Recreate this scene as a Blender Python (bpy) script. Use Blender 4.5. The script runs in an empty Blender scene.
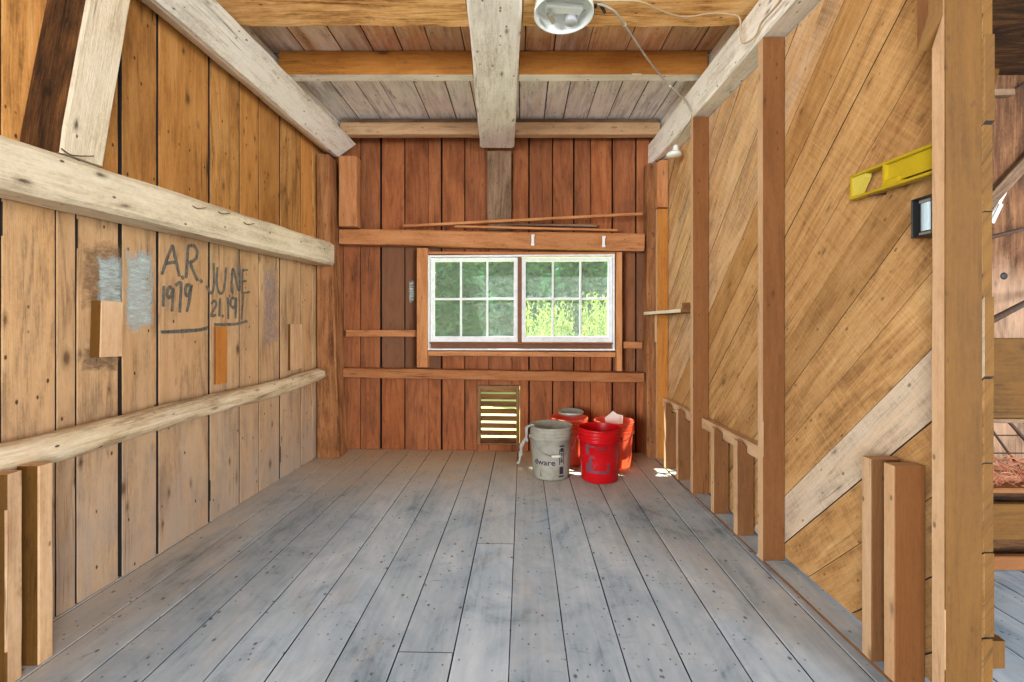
import bpy, bmesh, math, random
from mathutils import Vector, Matrix

random.seed(7)
R = random.Random(11)
C = bpy.context.scene.collection
V = Vector

# ------------------------------------------------------------------ camera
H, F = 1.06, 445.0           # eye height (m), focal length (px of 1024)
HZ = 324.0                   # horizon row
cam = bpy.data.cameras.new('camera')
cam.sensor_width = 36.0
cam.lens = F / 1024 * 36.0
cam.shift_y = -(341.0 - HZ) / 1024
cam.clip_start = 0.02
cam_o = bpy.data.objects.new('camera', cam)
cam_o.location = (0, 0, H)
cam_o.rotation_euler = (math.pi / 2, 0, 0)
C.objects.link(cam_o)
bpy.context.scene.camera = cam_o


def at(px, py, Y):           # a point of the place from a reading in the photo and its distance
    return V(((px - 512) / F * Y, Y, H + (HZ - py) / F * Y))


def XL(Y): return -1.718 + .0458 * Y          # left wall face
def YB(X): return 3.70 - .045 * X             # back wall face
XR = 1.215                                    # right wall face
NL = V((1, -.0458, 0)).normalized()
TL = V((.0458, 1, 0)).normalized()
NB = V((-.045, -1, 0)).normalized()
TB = V((1, -.045, 0)).normalized()


def LW(Y, z, off=0.0): return V((XL(Y), Y, z)) + NL * off
def BW(X, z, off=0.0): return V((X, YB(X), z)) + NB * off


def left_px(px, py, off=0.0):                 # reading on the left wall
    Y = 1.718 / ((512 - px) / F + .0458)
    return LW(Y, H + (HZ - py) / F * Y, off)


# ------------------------------------------------------------------ colours and materials
def lin(c):
    c = c / 255.0
    return c / 12.92 if c <= .04045 else ((c + .055) / 1.055) ** 2.4


def rgb(r, g, b): return (lin(r), lin(g), lin(b), 1.0)


class NT:
    def __init__(s, name):
        s.m = bpy.data.materials.new(name)
        s.m.use_nodes = True
        s.t = s.m.node_tree
        s.t.nodes.clear()
        s.out = s.n('ShaderNodeOutputMaterial')

    def n(s, typ, **kw):
        nd = s.t.nodes.new(typ)
        for k, v in kw.items(): setattr(nd, k, v)
        return nd

    def l(s, a, b): s.t.links.new(a, b)

    def put(s, sock, v):
        if hasattr(v, 'is_output'): s.l(v, sock)
        else: sock.default_value = v

    def math(s, op, a, b=0.0, c=None, clamp=False):
        nd = s.n('ShaderNodeMath', operation=op)
        nd.use_clamp = clamp
        s.put(nd.inputs[0], a); s.put(nd.inputs[1], b)
        if c is not None: s.put(nd.inputs[2], c)
        return nd.outputs[0]

    def mix(s, fac, a, b, blend='MIX'):
        nd = s.n('ShaderNodeMix', data_type='RGBA', blend_type=blend)
        s.put(nd.inputs[0], fac); s.put(nd.inputs[6], a); s.put(nd.inputs[7], b)
        return nd.outputs[2]

    def ramp(s, fac, stops, interp='LINEAR'):
        nd = s.n('ShaderNodeValToRGB')
        cr = nd.color_ramp
        cr.interpolation = interp
        while len(cr.elements) < len(stops): cr.elements.new(.5)
        for e, (p, c) in zip(cr.elements, stops):
            e.position = p
            e.color = c if not isinstance(c, (int, float)) else (c, c, c, 1)
        s.put(nd.inputs[0], fac)
        return nd.outputs[0]

    def mapping(s, vec, scale, loc=(0, 0, 0)):
        nd = s.n('ShaderNodeMapping')
        nd.inputs['Scale'].default_value = scale
        nd.inputs['Location'].default_value = loc
        s.l(vec, nd.inputs[0])
        return nd.outputs[0]

    def noise(s, vec, scale=1, detail=4, rough=.55, dist=0.0):
        nd = s.n('ShaderNodeTexNoise')
        s.put(nd.inputs['Vector'], vec)
        nd.inputs['Scale'].default_value = scale
        nd.inputs['Detail'].default_value = detail
        nd.inputs['Roughness'].default_value = rough
        nd.inputs['Distortion'].default_value = dist
        return nd.outputs[0]

    def voro(s, vec, scale=1):
        nd = s.n('ShaderNodeTexVoronoi')
        s.put(nd.inputs['Vector'], vec)
        nd.inputs['Scale'].default_value = scale
        return nd.outputs['Distance'], nd.outputs['Color']

    def bsdf(s, col, rough=.6, normal=None, **kw):
        b = s.n('ShaderNodeBsdfPrincipled')
        s.put(b.inputs['Base Color'], col)
        s.put(b.inputs['Roughness'], rough)
        for k, v in kw.items(): s.put(b.inputs[k], v)
        if normal is not None: s.l(normal, b.inputs['Normal'])
        s.l(b.outputs[0], s.out.inputs[0])
        return b


def wood(name, dark, mid, light, alt=None, wash=None, wash_base=0.0, wash_noise=.5, wash_z=None, grime=0.0,
         saw=0.0, knots=.5, specks=.4, contrast=1.0, bump=.35, rough=.75, ring=.16, vary=.35, spec=.25, cracks=.6, foot=0.0, grit=.55, wash_tone=.5):
    """Sawn or hewn timber. UV u runs with the grain (m), v across it; 'tint' = (brightness, hue, wash) of each board."""
    k = NT(name)
    uv = k.n('ShaderNodeUVMap', uv_map='UVMap').outputs[0]
    tint = k.n('ShaderNodeVertexColor', layer_name='tint').outputs[0]
    sp = k.n('ShaderNodeSeparateColor'); k.l(tint, sp.inputs[0])
    tr, tg, tb = sp.outputs[0], sp.outputs[1], sp.outputs[2]
    g1 = k.noise(k.mapping(uv, (1.5, 24, 1)), 1, 6, .6, .5)
    g2 = k.noise(k.mapping(uv, (8, 170, 1)), 1, 3, .6, .2)
    g3 = k.noise(k.mapping(uv, (2.4, 6, 1), (3.1, 7.7, 0)), 1, 5, .6, .3)
    rg = k.noise(k.mapping(uv, (.8, 5.5, 1), (9.1, 2.7, 0)), 1, 2, .4, .3)
    rg = k.math('SINE', k.math('MULTIPLY', rg, 62.0))
    v = k.math('MULTIPLY', k.math('SUBTRACT', g1, .5), .75 * contrast)
    v = k.math('MULTIPLY_ADD', k.math('SUBTRACT', g2, .5), .7 * contrast, v)
    v = k.math('MULTIPLY_ADD', k.math('SUBTRACT', g3, .5), 1.15 * contrast, v)
    v = k.math('MULTIPLY_ADD', rg, ring * .5 * contrast, v)
    gt = k.noise(k.mapping(uv, (38, 75, 1), (13, 5, 0)), 1, 6, .75, .3)
    v = k.math('MULTIPLY_ADD', k.math('SUBTRACT', gt, .5), grit, v)
    if saw:
        s1 = k.noise(k.mapping(uv, (95, 2.2, 1)), 1, 3, .6, .2)
        v = k.math('MULTIPLY_ADD', k.math('SUBTRACT', s1, .5), saw, v)
    v = k.math('ADD', v, .5)
    col = k.ramp(v, [(.12, dark), (.5, mid), (.88, light)])
    if alt: col = k.mix(k.math('MULTIPLY', tg, .9), col, k.mix(.75, col, alt))
    br = k.math('MULTIPLY_ADD', tr, vary * 2, 1 - vary)
    bc = k.n('ShaderNodeCombineColor')
    for i in range(3): k.l(br, bc.inputs[i])
    col = k.mix(1.0, col, bc.outputs[0], 'MULTIPLY')
    if wash:
        w0 = k.noise(k.mapping(uv, (1.6, 9, 1), (5, 1, 0)), 1, 6, .65, .4)
        fac = k.math('MULTIPLY_ADD', k.math('SUBTRACT', w0, .5), wash_noise * 4, wash_base)
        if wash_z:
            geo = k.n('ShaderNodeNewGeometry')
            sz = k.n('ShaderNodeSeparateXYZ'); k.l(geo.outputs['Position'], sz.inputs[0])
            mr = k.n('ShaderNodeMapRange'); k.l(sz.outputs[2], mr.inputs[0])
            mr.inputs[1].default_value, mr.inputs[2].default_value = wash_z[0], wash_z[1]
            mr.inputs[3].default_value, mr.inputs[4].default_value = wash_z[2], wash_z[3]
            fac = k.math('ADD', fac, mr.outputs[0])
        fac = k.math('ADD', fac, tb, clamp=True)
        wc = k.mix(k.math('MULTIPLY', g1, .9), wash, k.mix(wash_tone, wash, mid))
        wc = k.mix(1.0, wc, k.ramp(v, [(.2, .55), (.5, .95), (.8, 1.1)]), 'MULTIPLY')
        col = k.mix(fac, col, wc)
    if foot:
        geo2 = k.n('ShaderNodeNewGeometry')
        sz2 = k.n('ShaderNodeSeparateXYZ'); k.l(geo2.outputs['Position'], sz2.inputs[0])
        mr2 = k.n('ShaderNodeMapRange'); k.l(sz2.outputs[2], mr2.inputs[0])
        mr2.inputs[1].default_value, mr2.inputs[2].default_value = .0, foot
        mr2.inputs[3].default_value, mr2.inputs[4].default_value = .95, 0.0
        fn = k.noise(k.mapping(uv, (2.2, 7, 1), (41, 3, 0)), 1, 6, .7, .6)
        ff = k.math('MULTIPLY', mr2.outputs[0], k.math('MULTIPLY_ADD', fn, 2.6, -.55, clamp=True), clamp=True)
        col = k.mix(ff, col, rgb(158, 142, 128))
    if grime:
        gm = k.noise(k.mapping(uv, (1.1, 3.0, 1), (17, 4, 0)), 1, 6, .7, .8)
        gm = k.ramp(gm, [(.52, 0.0), (.72, 1.0)])
        col = k.mix(k.math('MULTIPLY', gm, grime), col, k.mix(.6, col, rgb(58, 38, 24)))
    if knots:
        d, c = k.voro(k.mapping(uv, (3.0, 6.4, 1), (1.7, .3, 0)), 1)
        m = k.ramp(k.math('MULTIPLY_ADD', k.math('SUBTRACT', g3, .5), .08, d), [(.05, 1.0), (.075, .75), (.10, .35), (.17, 0.0)])
        cs = k.n('ShaderNodeSeparateColor'); k.l(c, cs.inputs[0])
        m = k.math('MULTIPLY', m, k.math('GREATER_THAN', cs.outputs[0], .62))
        col = k.mix(k.math('MULTIPLY', m, knots), col, k.mix(.75, dark, rgb(45, 25, 14)))
    if specks:
        d, c = k.voro(k.mapping(uv, (16, 30, 1)), 1)
        m = k.ramp(d, [(.10, 1.0), (.17, 0.0)])
        cs = k.n('ShaderNodeSeparateColor'); k.l(c, cs.inputs[0])
        m = k.math('MULTIPLY', m, k.math('GREATER_THAN', cs.outputs[1], .74))
        col = k.mix(k.math('MULTIPLY', m, specks), col, rgb(45, 30, 20))
    if specks:
        d, c = k.voro(k.mapping(uv, (5.5, 15, 1), (7, 9, 0)), 1)
        cs = k.n('ShaderNodeSeparateColor'); k.l(c, cs.inputs[0])
        m = k.ramp(k.math('MULTIPLY_ADD', k.math('SUBTRACT', gt, .5), .18, d), [(.05, 1.0), (.12, .35), (.22, 0.0)])
        m = k.math('MULTIPLY', m, k.math('GREATER_THAN', cs.outputs[2], .84))
        col = k.mix(k.math('MULTIPLY', m, specks), col, k.mix(.65, dark, rgb(40, 26, 16)))
        st_ = k.noise(k.mapping(uv, (3.2, 11, 1), (51, 8, 0)), 1, 7, .72, 1.2)
        st_ = k.ramp(st_, [(.56, 0.0), (.70, 1.0)])
        col = k.mix(k.math('MULTIPLY', st_, specks * .45), col, k.mix(.45, col, dark))
    ck = k.noise(k.mapping(uv, (.55, 26, 1), (2, 31, 0)), 1, 3, .45, .35)
    ck = k.ramp(k.math('ABSOLUTE', k.math('SUBTRACT', ck, .5)), [(.003, 1.0), (.012, 0.0)])
    ckm = k.ramp(k.noise(k.mapping(uv, (1.3, 4, 1), (21, 3, 0)), 1, 3, .5), [(.54, 0.0), (.62, 1.0)])
    ck = k.math('MULTIPLY', ck, ckm)
    col = k.mix(k.math('MULTIPLY', ck, cracks), col, k.mix(.8, dark, rgb(30, 20, 14)))
    h = k.math('MULTIPLY_ADD', g2, .6, k.math('MULTIPLY_ADD', gt, .7, k.math('MULTIPLY', g1, .8)))
    if saw: h = k.math('MULTIPLY_ADD', s1, .9, h)
    bp = k.n('ShaderNodeBump')
    bp.inputs['Strength'].default_value = bump
    bp.inputs['Distance'].default_value = .006
    k.l(h, bp.inputs['Height'])
    k.bsdf(col, rough, bp.outputs[0], **{'Specular IOR Level': spec})
    return k.m


M = {}
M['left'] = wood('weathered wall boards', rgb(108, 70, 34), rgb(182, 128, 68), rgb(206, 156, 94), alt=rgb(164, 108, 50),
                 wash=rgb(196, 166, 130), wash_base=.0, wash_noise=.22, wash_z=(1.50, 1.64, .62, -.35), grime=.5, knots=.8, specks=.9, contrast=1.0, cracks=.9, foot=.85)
M['back'] = wood('red brown wall boards', rgb(90, 48, 26), rgb(150, 86, 48), rgb(176, 112, 68), alt=rgb(122, 92, 70),
                 wash=rgb(204, 158, 122), wash_base=-.25, wash_noise=.25, grime=.6, knots=.6, specks=.45, contrast=.8, vary=.4, grit=.4)
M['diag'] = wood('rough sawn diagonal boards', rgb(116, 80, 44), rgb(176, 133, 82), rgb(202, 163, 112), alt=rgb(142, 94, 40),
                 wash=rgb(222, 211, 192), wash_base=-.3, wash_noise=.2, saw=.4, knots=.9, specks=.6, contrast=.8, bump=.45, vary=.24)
M['hewn'] = wood('pale hewn timber', rgb(122, 102, 76), rgb(210, 196, 168), rgb(234, 226, 208), alt=rgb(214, 186, 146), grime=.3,
                 knots=.5, specks=.9, contrast=.6, bump=.6, vary=.15, ring=.1)
M['limed'] = wood('whitewashed hewn timber', rgb(140, 122, 98), rgb(236, 230, 216), rgb(250, 248, 242), alt=rgb(226, 204, 170), grime=.35,
                 knots=.5, specks=.8, contrast=.6, bump=.6, vary=.12, ring=.1)
M['log'] = wood('bare weathered log', rgb(110, 86, 58), rgb(200, 178, 144), rgb(228, 212, 184), alt=rgb(186, 146, 98), grime=.45,
                knots=.4, specks=.9, contrast=1.1, bump=.6, vary=.15)
M['orange'] = wood('orange sawn pine', rgb(122, 76, 30), rgb(178, 120, 52), rgb(198, 142, 74), alt=rgb(170, 92, 34),
                   knots=.7, specks=.4, contrast=.65, bump=.2, vary=.2)
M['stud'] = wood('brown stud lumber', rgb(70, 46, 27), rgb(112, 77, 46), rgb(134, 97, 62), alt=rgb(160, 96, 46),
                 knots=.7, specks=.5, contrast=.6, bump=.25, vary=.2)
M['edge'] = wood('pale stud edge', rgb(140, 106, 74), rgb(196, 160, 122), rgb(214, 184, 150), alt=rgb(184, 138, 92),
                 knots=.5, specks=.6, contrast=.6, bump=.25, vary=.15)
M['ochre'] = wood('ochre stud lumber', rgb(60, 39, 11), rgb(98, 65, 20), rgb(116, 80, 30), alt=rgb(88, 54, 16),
                  knots=.6, specks=.35, contrast=.55, bump=.2, vary=.18)  # darkened tone, holds the shade on the end stud in its colour
M['redpine'] = wood('red orange frame wood', rgb(120, 74, 44), rgb(188, 130, 82), rgb(210, 156, 108), alt=rgb(160, 86, 44), grime=.3,
                    knots=.6, specks=.5, contrast=.7, bump=.3, vary=.2)
M['postwood'] = wood('dark red brown post wood', rgb(80, 48, 26), rgb(154, 102, 60), rgb(186, 134, 88), alt=rgb(132, 80, 44), grime=.6, knots=.7, specks=.7,
                     contrast=1.2, bump=.7, vary=.2)
M['bark'] = wood('dark brown rough timber', rgb(40, 24, 12), rgb(88, 56, 28), rgb(128, 84, 42), grime=.5, knots=.6, specks=.5,
                 contrast=1.3, bump=.9, vary=.2)
M['rough'] = wood('rough brown joist', rgb(130, 84, 44), rgb(216, 164, 100), rgb(238, 196, 138), grime=.5, knots=.7, specks=.8,
                  contrast=1.35, bump=.9, vary=.2)
M['ceil'] = wood('limewashed ceiling boards', rgb(128, 88, 58), rgb(200, 162, 124), rgb(220, 190, 158), alt=rgb(180, 112, 70),
                 wash=rgb(255, 253, 248), wash_tone=.15, wash_base=.75, wash_noise=.5, grime=.35, knots=.6, specks=.5, contrast=1.0, vary=.3)
M['greyboard'] = wood('grey brown plank', rgb(78, 58, 42), rgb(132, 104, 80), rgb(160, 132, 106), grime=.4, knots=.5, specks=.5, contrast=.9, vary=.2)
M['darkplank'] = wood('dark barn planks', rgb(44, 26, 16), rgb(98, 64, 40), rgb(136, 96, 64), wash=rgb(222, 184, 152), wash_base=-.2,
                      wash_noise=.25, wash_z=(1.3, 1.75, .75, -.3), grime=.5, knots=.5, specks=.5, contrast=1.0, vary=.3)  # paler low down: sunlight on the bay wall put into the colour
M['vent'] = wood('vent slat wood', rgb(84, 54, 32), rgb(136, 98, 64), rgb(160, 124, 88), knots=0, specks=.3, contrast=.8, vary=.2)


def floor_mat():
    k = NT('grey worn floor paint')
    uv = k.n('ShaderNodeUVMap', uv_map='UVMap').outputs[0]
    tint = k.n('ShaderNodeVertexColor', layer_name='tint').outputs[0]
    sp = k.n('ShaderNodeSeparateColor'); k.l(tint, sp.inputs[0])
    geo = k.n('ShaderNodeNewGeometry').outputs['Position']
    n1 = k.noise(k.mapping(geo, (2.6, 1.5, 1)), 1, 7, .66, .9)
    n2 = k.noise(k.mapping(geo, (6, 4, 1), (4, 2, 0)), 1, 8, .7, 1.2)
    gr = k.noise(k.mapping(uv, (2.0, 40, 1)), 1, 5, .6, .3)
    v = k.math('MULTIPLY_ADD', k.math('SUBTRACT', n1, .5), 1.25, .5)
    v = k.math('MULTIPLY_ADD', k.math('SUBTRACT', n2, .5), .8, v)
    v = k.math('MULTIPLY_ADD', k.math('SUBTRACT', gr, .5), .45, v)
    col = k.ramp(v, [(.10, rgb(96, 114, 130)), (.40, rgb(164, 181, 196)), (.7, rgb(192, 204, 215)), (.95, rgb(214, 222, 228))])
    br = k.math('MULTIPLY_ADD', sp.outputs[0], .22, .89)
    bc = k.n('ShaderNodeCombineColor')
    for i in range(3): k.l(br, bc.inputs[i])
    col = k.mix(1.0, col, bc.outputs[0], 'MULTIPLY')
    # worn places where bare wood and dust show
    w = k.noise(k.mapping(geo, (1.7, 1.1, 1), (8, 3, 0)), 1, 6, .68, .7)
    w = k.ramp(w, [(.53, 0.0), (.70, 1.0)])
    col = k.mix(k.math('MULTIPLY', w, .35), col, rgb(190, 176, 158))
    # straw and dust along the walls, with warm bounce light painted in far back
    sx = k.n('ShaderNodeSeparateXYZ'); k.l(geo, sx.inputs[0])
    far = k.n('ShaderNodeMapRange'); k.l(sx.outputs[1], far.inputs[0])
    far.inputs[1].default_value, far.inputs[2].default_value = 2.5, 3.6
    far.inputs[3].default_value, far.inputs[4].default_value = 0.0, .95
    lf = k.n('ShaderNodeMapRange'); k.l(sx.outputs[0], lf.inputs[0])
    lf.inputs[1].default_value, lf.inputs[2].default_value = -1.2, -1.6
    lf.inputs[3].default_value, lf.inputs[4].default_value = 0.0, .5
    d = k.math('MULTIPLY', k.math('MAXIMUM', far.outputs[0], lf.outputs[0]), k.math('MULTIPLY_ADD', n2, 1.6, .1), clamp=True)
    col = k.mix(d, col, rgb(204, 178, 142))
    # dark scuffs and crumbs
    dd, c = k.voro(k.mapping(geo, (26, 20, 1)), 1)
    cs = k.n('ShaderNodeSeparateColor'); k.l(c, cs.inputs[0])
    m = k.math('MULTIPLY', k.ramp(dd, [(.10, 1.0), (.20, 0.0)]), k.math('GREATER_THAN', cs.outputs[0], .80))
    col = k.mix(k.math('MULTIPLY', m, .8), col, rgb(66, 64, 62))
    dd, c = k.voro(k.mapping(geo, (60, 44, 1), (3, 5, 0)), 1)
    cs = k.n('ShaderNodeSeparateColor'); k.l(c, cs.inputs[0])
    m = k.math('MULTIPLY', k.ramp(dd, [(.12, 1.0), (.24, 0.0)]), k.math('GREATER_THAN', cs.outputs[1], k.math('MULTIPLY_ADD', n2, -.9, 1.28)))
    col = k.mix(k.math('MULTIPLY', m, .85), col, rgb(58, 56, 54))
    sc = k.noise(k.mapping(geo, (5, 12, 1), (1, 9, 0)), 1, 8, .75, 2.0)
    sc = k.ramp(sc, [(.60, 0.0), (.70, 1.0)])
    col = k.mix(k.math('MULTIPLY', sc, .5), col, rgb(100, 104, 108))
    bp = k.n('ShaderNodeBump')
    bp.inputs['Strength'].default_value = .25
    bp.inputs['Distance'].default_value = .004
    k.l(k.math('ADD', gr, n2), bp.inputs['Height'])
    k.bsdf(col, .72, bp.outputs[0], **{'Specular IOR Level': .3})
    return k.m


M['floor'] = floor_mat()



def plain(name, col, rough=.5, noise=0.0, scale=8, metallic=0.0, bump=0.0, dirt=None, **kw):
    k = NT(name)
    tc = k.n('ShaderNodeTexCoord').outputs['Object']
    n = k.noise(k.mapping(tc, (scale, scale, scale)), 1, 6, .65, .4)
    c = col
    if noise:
        d = dirt or tuple(x * .45 for x in col[:3]) + (1,)
        c = k.mix(k.math('MULTIPLY', k.ramp(n, [(.42, 0.0), (.72, 1.0)]), noise), col, d)
    nm = None
    if bump:
        bp = k.n('ShaderNodeBump')
        bp.inputs['Strength'].default_value = bump
        bp.inputs['Distance'].default_value = .003
        k.l(n, bp.inputs['Height']); nm = bp.outputs[0]
    k.bsdf(c, rough, nm, Metallic=metallic, **kw)
    return k.m


def plastic(name, col, trans, dirt, noise=.3, fac=.35, rough=.35):
    """thin plastic pail wall: glossy skin over a diffuse / translucent body"""
    k = NT(name)
    tc = k.n('ShaderNodeTexCoord').outputs['Object']
    n = k.noise(k.mapping(tc, (9, 9, 9)), 1, 6, .65, .6)
    c = k.mix(k.math('MULTIPLY', k.ramp(n, [(.45, 0.0), (.75, 1.0)]), noise), col, dirt)
    b = k.bsdf(c, rough, None)
    t = k.n('ShaderNodeBsdfTranslucent'); t.inputs[0].default_value = trans
    mx = k.n('ShaderNodeMixShader'); mx.inputs[0].default_value = fac
    k.l(b.outputs[0], mx.inputs[1]); k.l(t.outputs[0], mx.inputs[2])
    k.l(mx.outputs[0], k.out.inputs[0])
    return k.m


M['gap'] = plain('black weathered board edges', rgb(30, 20, 13), .9, .4, 8)
M['pail_red'] = plastic('red pail plastic', rgb(214, 14, 26), rgb(235, 20, 24), rgb(150, 20, 24), .25, .38)
M['pail_coral'] = plastic('coral pail plastic', rgb(248, 124, 102), rgb(255, 168, 136), rgb(200, 84, 62), .2, .6)
M['pail_grey'] = plastic('dusty white pail plastic', rgb(166, 163, 150), rgb(208, 202, 184), rgb(104, 96, 80), .8, .2, .6)
M['ink'] = plain('dark printed ink', rgb(40, 36, 50), .6, .3, 30)
M['ink_blue'] = plain('dark blue printed ink', rgb(32, 34, 58), .6, .2, 30)
M['label_grey'] = plain('worn grey label print', rgb(92, 58, 70), .55, .5, 22, dirt=rgb(150, 40, 50))
M['wire'] = plain('dull steel wire', rgb(150, 148, 142), .4, .3, 20, metallic=.7)
M['grip'] = plain('pale plastic grip', rgb(206, 204, 194), .5, .3, 20)
M['rope'] = plain('grey twisted rope', rgb(162, 160, 154), .9, .5, 60, bump=.4)
M['paper'] = plain('white paper', rgb(240, 234, 226), .8, .15, 14)
M['enamel'] = plain('white enamel', rgb(226, 232, 226), .35, .25, 10, dirt=rgb(150, 150, 138))
M['lid'] = plain('grey green lid plastic', rgb(150, 158, 150), .5, .3, 10)
M['greyplastic'] = plain('grey socket plastic', rgb(176, 178, 180), .45, .15, 10)
M['metal'] = plain('dull galvanised metal', rgb(168, 164, 152), .4, .4, 18, metallic=.6)
M['cable'] = plain('grey cable sheath', rgb(164, 155, 138), .6, .4, 24)
M['cable_tan'] = plain('tan cable sheath', rgb(186, 160, 124), .6, .3, 24)
M['black'] = plain('black tape and plastic', rgb(26, 25, 25), .55, .1, 20)
M['iron'] = plain('rusty dark iron', rgb(66, 48, 38), .7, .5, 30, metallic=.3, bump=.3, dirt=rgb(110, 66, 40))
M['yellow'] = plain('yellow plastic', rgb(186, 158, 24), .45, .3, 12, dirt=rgb(134, 108, 20))
M['device'] = plain('pale blue grey switch plastic', rgb(186, 206, 212), .4, .25, 24, dirt=rgb(120, 136, 140))
M['sash'] = plain('chipped white window paint', rgb(240, 243, 245), .5, .35, 22, bump=.3, dirt=rgb(170, 176, 178))
M['winbrown'] = plain('brown window stop', rgb(132, 84, 56), .7, .5, 18)
M['paint'] = plain('faded dark brush paint', rgb(86, 80, 72), .85, .0, 60)
M['porcelain'] = plain('white porcelain', rgb(238, 238, 230), .25, .15, 14)
M['earth'] = plain('grassy earth', rgb(196, 204, 120), .9, .5, 3, dirt=rgb(226, 220, 160))


def paint_mat(name, col, cover, scale=(60, 60, 60)):
    """brushed paint that has worn off in places"""
    k = NT(name)
    tc = k.n('ShaderNodeTexCoord').outputs['Object']
    n = k.noise(k.mapping(tc, scale), 1, 6, .7, .4)
    b = k.bsdf(col, .85)
    tr = k.n('ShaderNodeBsdfTransparent')
    uv = k.n('ShaderNodeUVMap', uv_map='UVMap').outputs[0]
    su = k.n('ShaderNodeSeparateXYZ'); k.l(uv, su.inputs[0])
    # UV runs 0..1 over the stroke: paint thins at the ragged rim of the smear
    n2 = k.noise(k.mapping(uv, (3, 2.2, 1), (scale[0], 0, 0)), 1, 5, .65, .5)
    jit = k.math('MULTIPLY', k.math('SUBTRACT', n2, .5), .9)
    ex = k.math('ADD', k.math('MULTIPLY', k.math('ABSOLUTE', k.math('SUBTRACT', su.outputs[0], .5)), 2), jit)
    ey = k.math('ADD', k.math('MULTIPLY', k.math('ABSOLUTE', k.math('SUBTRACT', su.outputs[1], .5)), 2), jit)
    e = k.math('SUBTRACT', .95, k.math('MAXIMUM', ex, ey))
    e = k.math('MULTIPLY', e, 3.2, clamp=True)
    f = k.math('MULTIPLY_ADD', k.math('SUBTRACT', n, .5), 2.6, cover, clamp=True)
    f = k.math('MULTIPLY', f, e, clamp=True)
    f = k.math('MULTIPLY', f, min(1, cover + .3))
    mx = k.n('ShaderNodeMixShader'); k.l(f, mx.inputs[0])
    k.l(tr.outputs[0], mx.inputs[1]); k.l(b.outputs[0], mx.inputs[2]); k.l(mx.outputs[0], k.out.inputs[0])
    return k.m


M['smear_white'] = paint_mat('pale blue grey paint smear', rgb(188, 200, 196), .55, (20, 20, 90))
M['smear_brown'] = paint_mat('brown grey paint smear', rgb(138, 108, 80), .45, (30, 30, 60))
M['smear_grey'] = paint_mat('faded blue grey stain', rgb(160, 146, 144), .35, (20, 60, 20))


def glass_mat():
    k = NT('dusty window glass')
    tc = k.n('ShaderNodeTexCoord').outputs['Object']
    n = k.noise(k.mapping(tc, (34, 34, 34)), 1, 5, .7, .5)
    d, c = k.voro(k.mapping(tc, (70, 70, 70)), 1)
    cs = k.n('ShaderNodeSeparateColor'); k.l(c, cs.inputs[0])
    spots = k.math('MULTIPLY', k.ramp(d, [(.12, 1.0), (.28, 0.0)]), k.math('GREATER_THAN', cs.outputs[0], .6))
    f = k.math('MULTIPLY_ADD', k.ramp(n, [(.4, 0.0), (.75, 1.0)]), .09, .05)
    f = k.math('MULTIPLY_ADD', spots, .30, f, clamp=True)
    tr = k.n('ShaderNodeBsdfTransparent'); tr.inputs[0].default_value = (.84, .95, .95, 1)
    gl = k.n('ShaderNodeBsdfGlossy'); gl.inputs['Roughness'].default_value = .03
    a = k.n('ShaderNodeMixShader'); a.inputs[0].default_value = .04
    k.l(tr.outputs[0], a.inputs[1]); k.l(gl.outputs[0], a.inputs[2])
    df = k.n('ShaderNodeBsdfDiffuse'); df.inputs[0].default_value = rgb(220, 232, 232)
    tl = k.n('ShaderNodeBsdfTranslucent'); tl.inputs[0].default_value = rgb(216, 232, 232)
    du = k.n('ShaderNodeMixShader'); du.inputs[0].default_value = .7
    k.l(df.outputs[0], du.inputs[1]); k.l(tl.outputs[0], du.inputs[2])
    mx = k.n('ShaderNodeMixShader'); k.l(f, mx.inputs[0])
    k.l(a.outputs[0], mx.inputs[1]); k.l(du.outputs[0], mx.inputs[2]); k.l(mx.outputs[0], k.out.inputs[0])
    return k.m


M['glass'] = glass_mat()


def leaf_mat(name, c1, c2, tr, fac=.45):
    k = NT(name)
    tint = k.n('ShaderNodeVertexColor', layer_name='tint').outputs[0]
    sp = k.n('ShaderNodeSeparateColor'); k.l(tint, sp.inputs[0])
    col = k.mix(sp.outputs[0], c1, c2)
    d = k.n('ShaderNodeBsdfDiffuse'); k.l(col, d.inputs[0])
    t = k.n('ShaderNodeBsdfTranslucent'); t.inputs[0].default_value = tr
    mx = k.n('ShaderNodeMixShader'); mx.inputs[0].default_value = fac
    k.l(d.outputs[0], mx.inputs[1]); k.l(t.outputs[0], mx.inputs[2]); k.l(mx.outputs[0], k.out.inputs[0])
    return k.m


M['leaf_dark'] = leaf_mat('dark tree leaves', rgb(28, 66, 48), rgb(70, 116, 88), rgb(70, 126, 84), .3)
M['leaf_bright'] = leaf_mat('sunlit weed leaves', rgb(140, 158, 76), rgb(202, 204, 136), rgb(190, 200, 104), .5)
M['hay'] = leaf_mat('red brown hay', rgb(104, 44, 34), rgb(206, 140, 104), rgb(190, 110, 80), .2)


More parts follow.
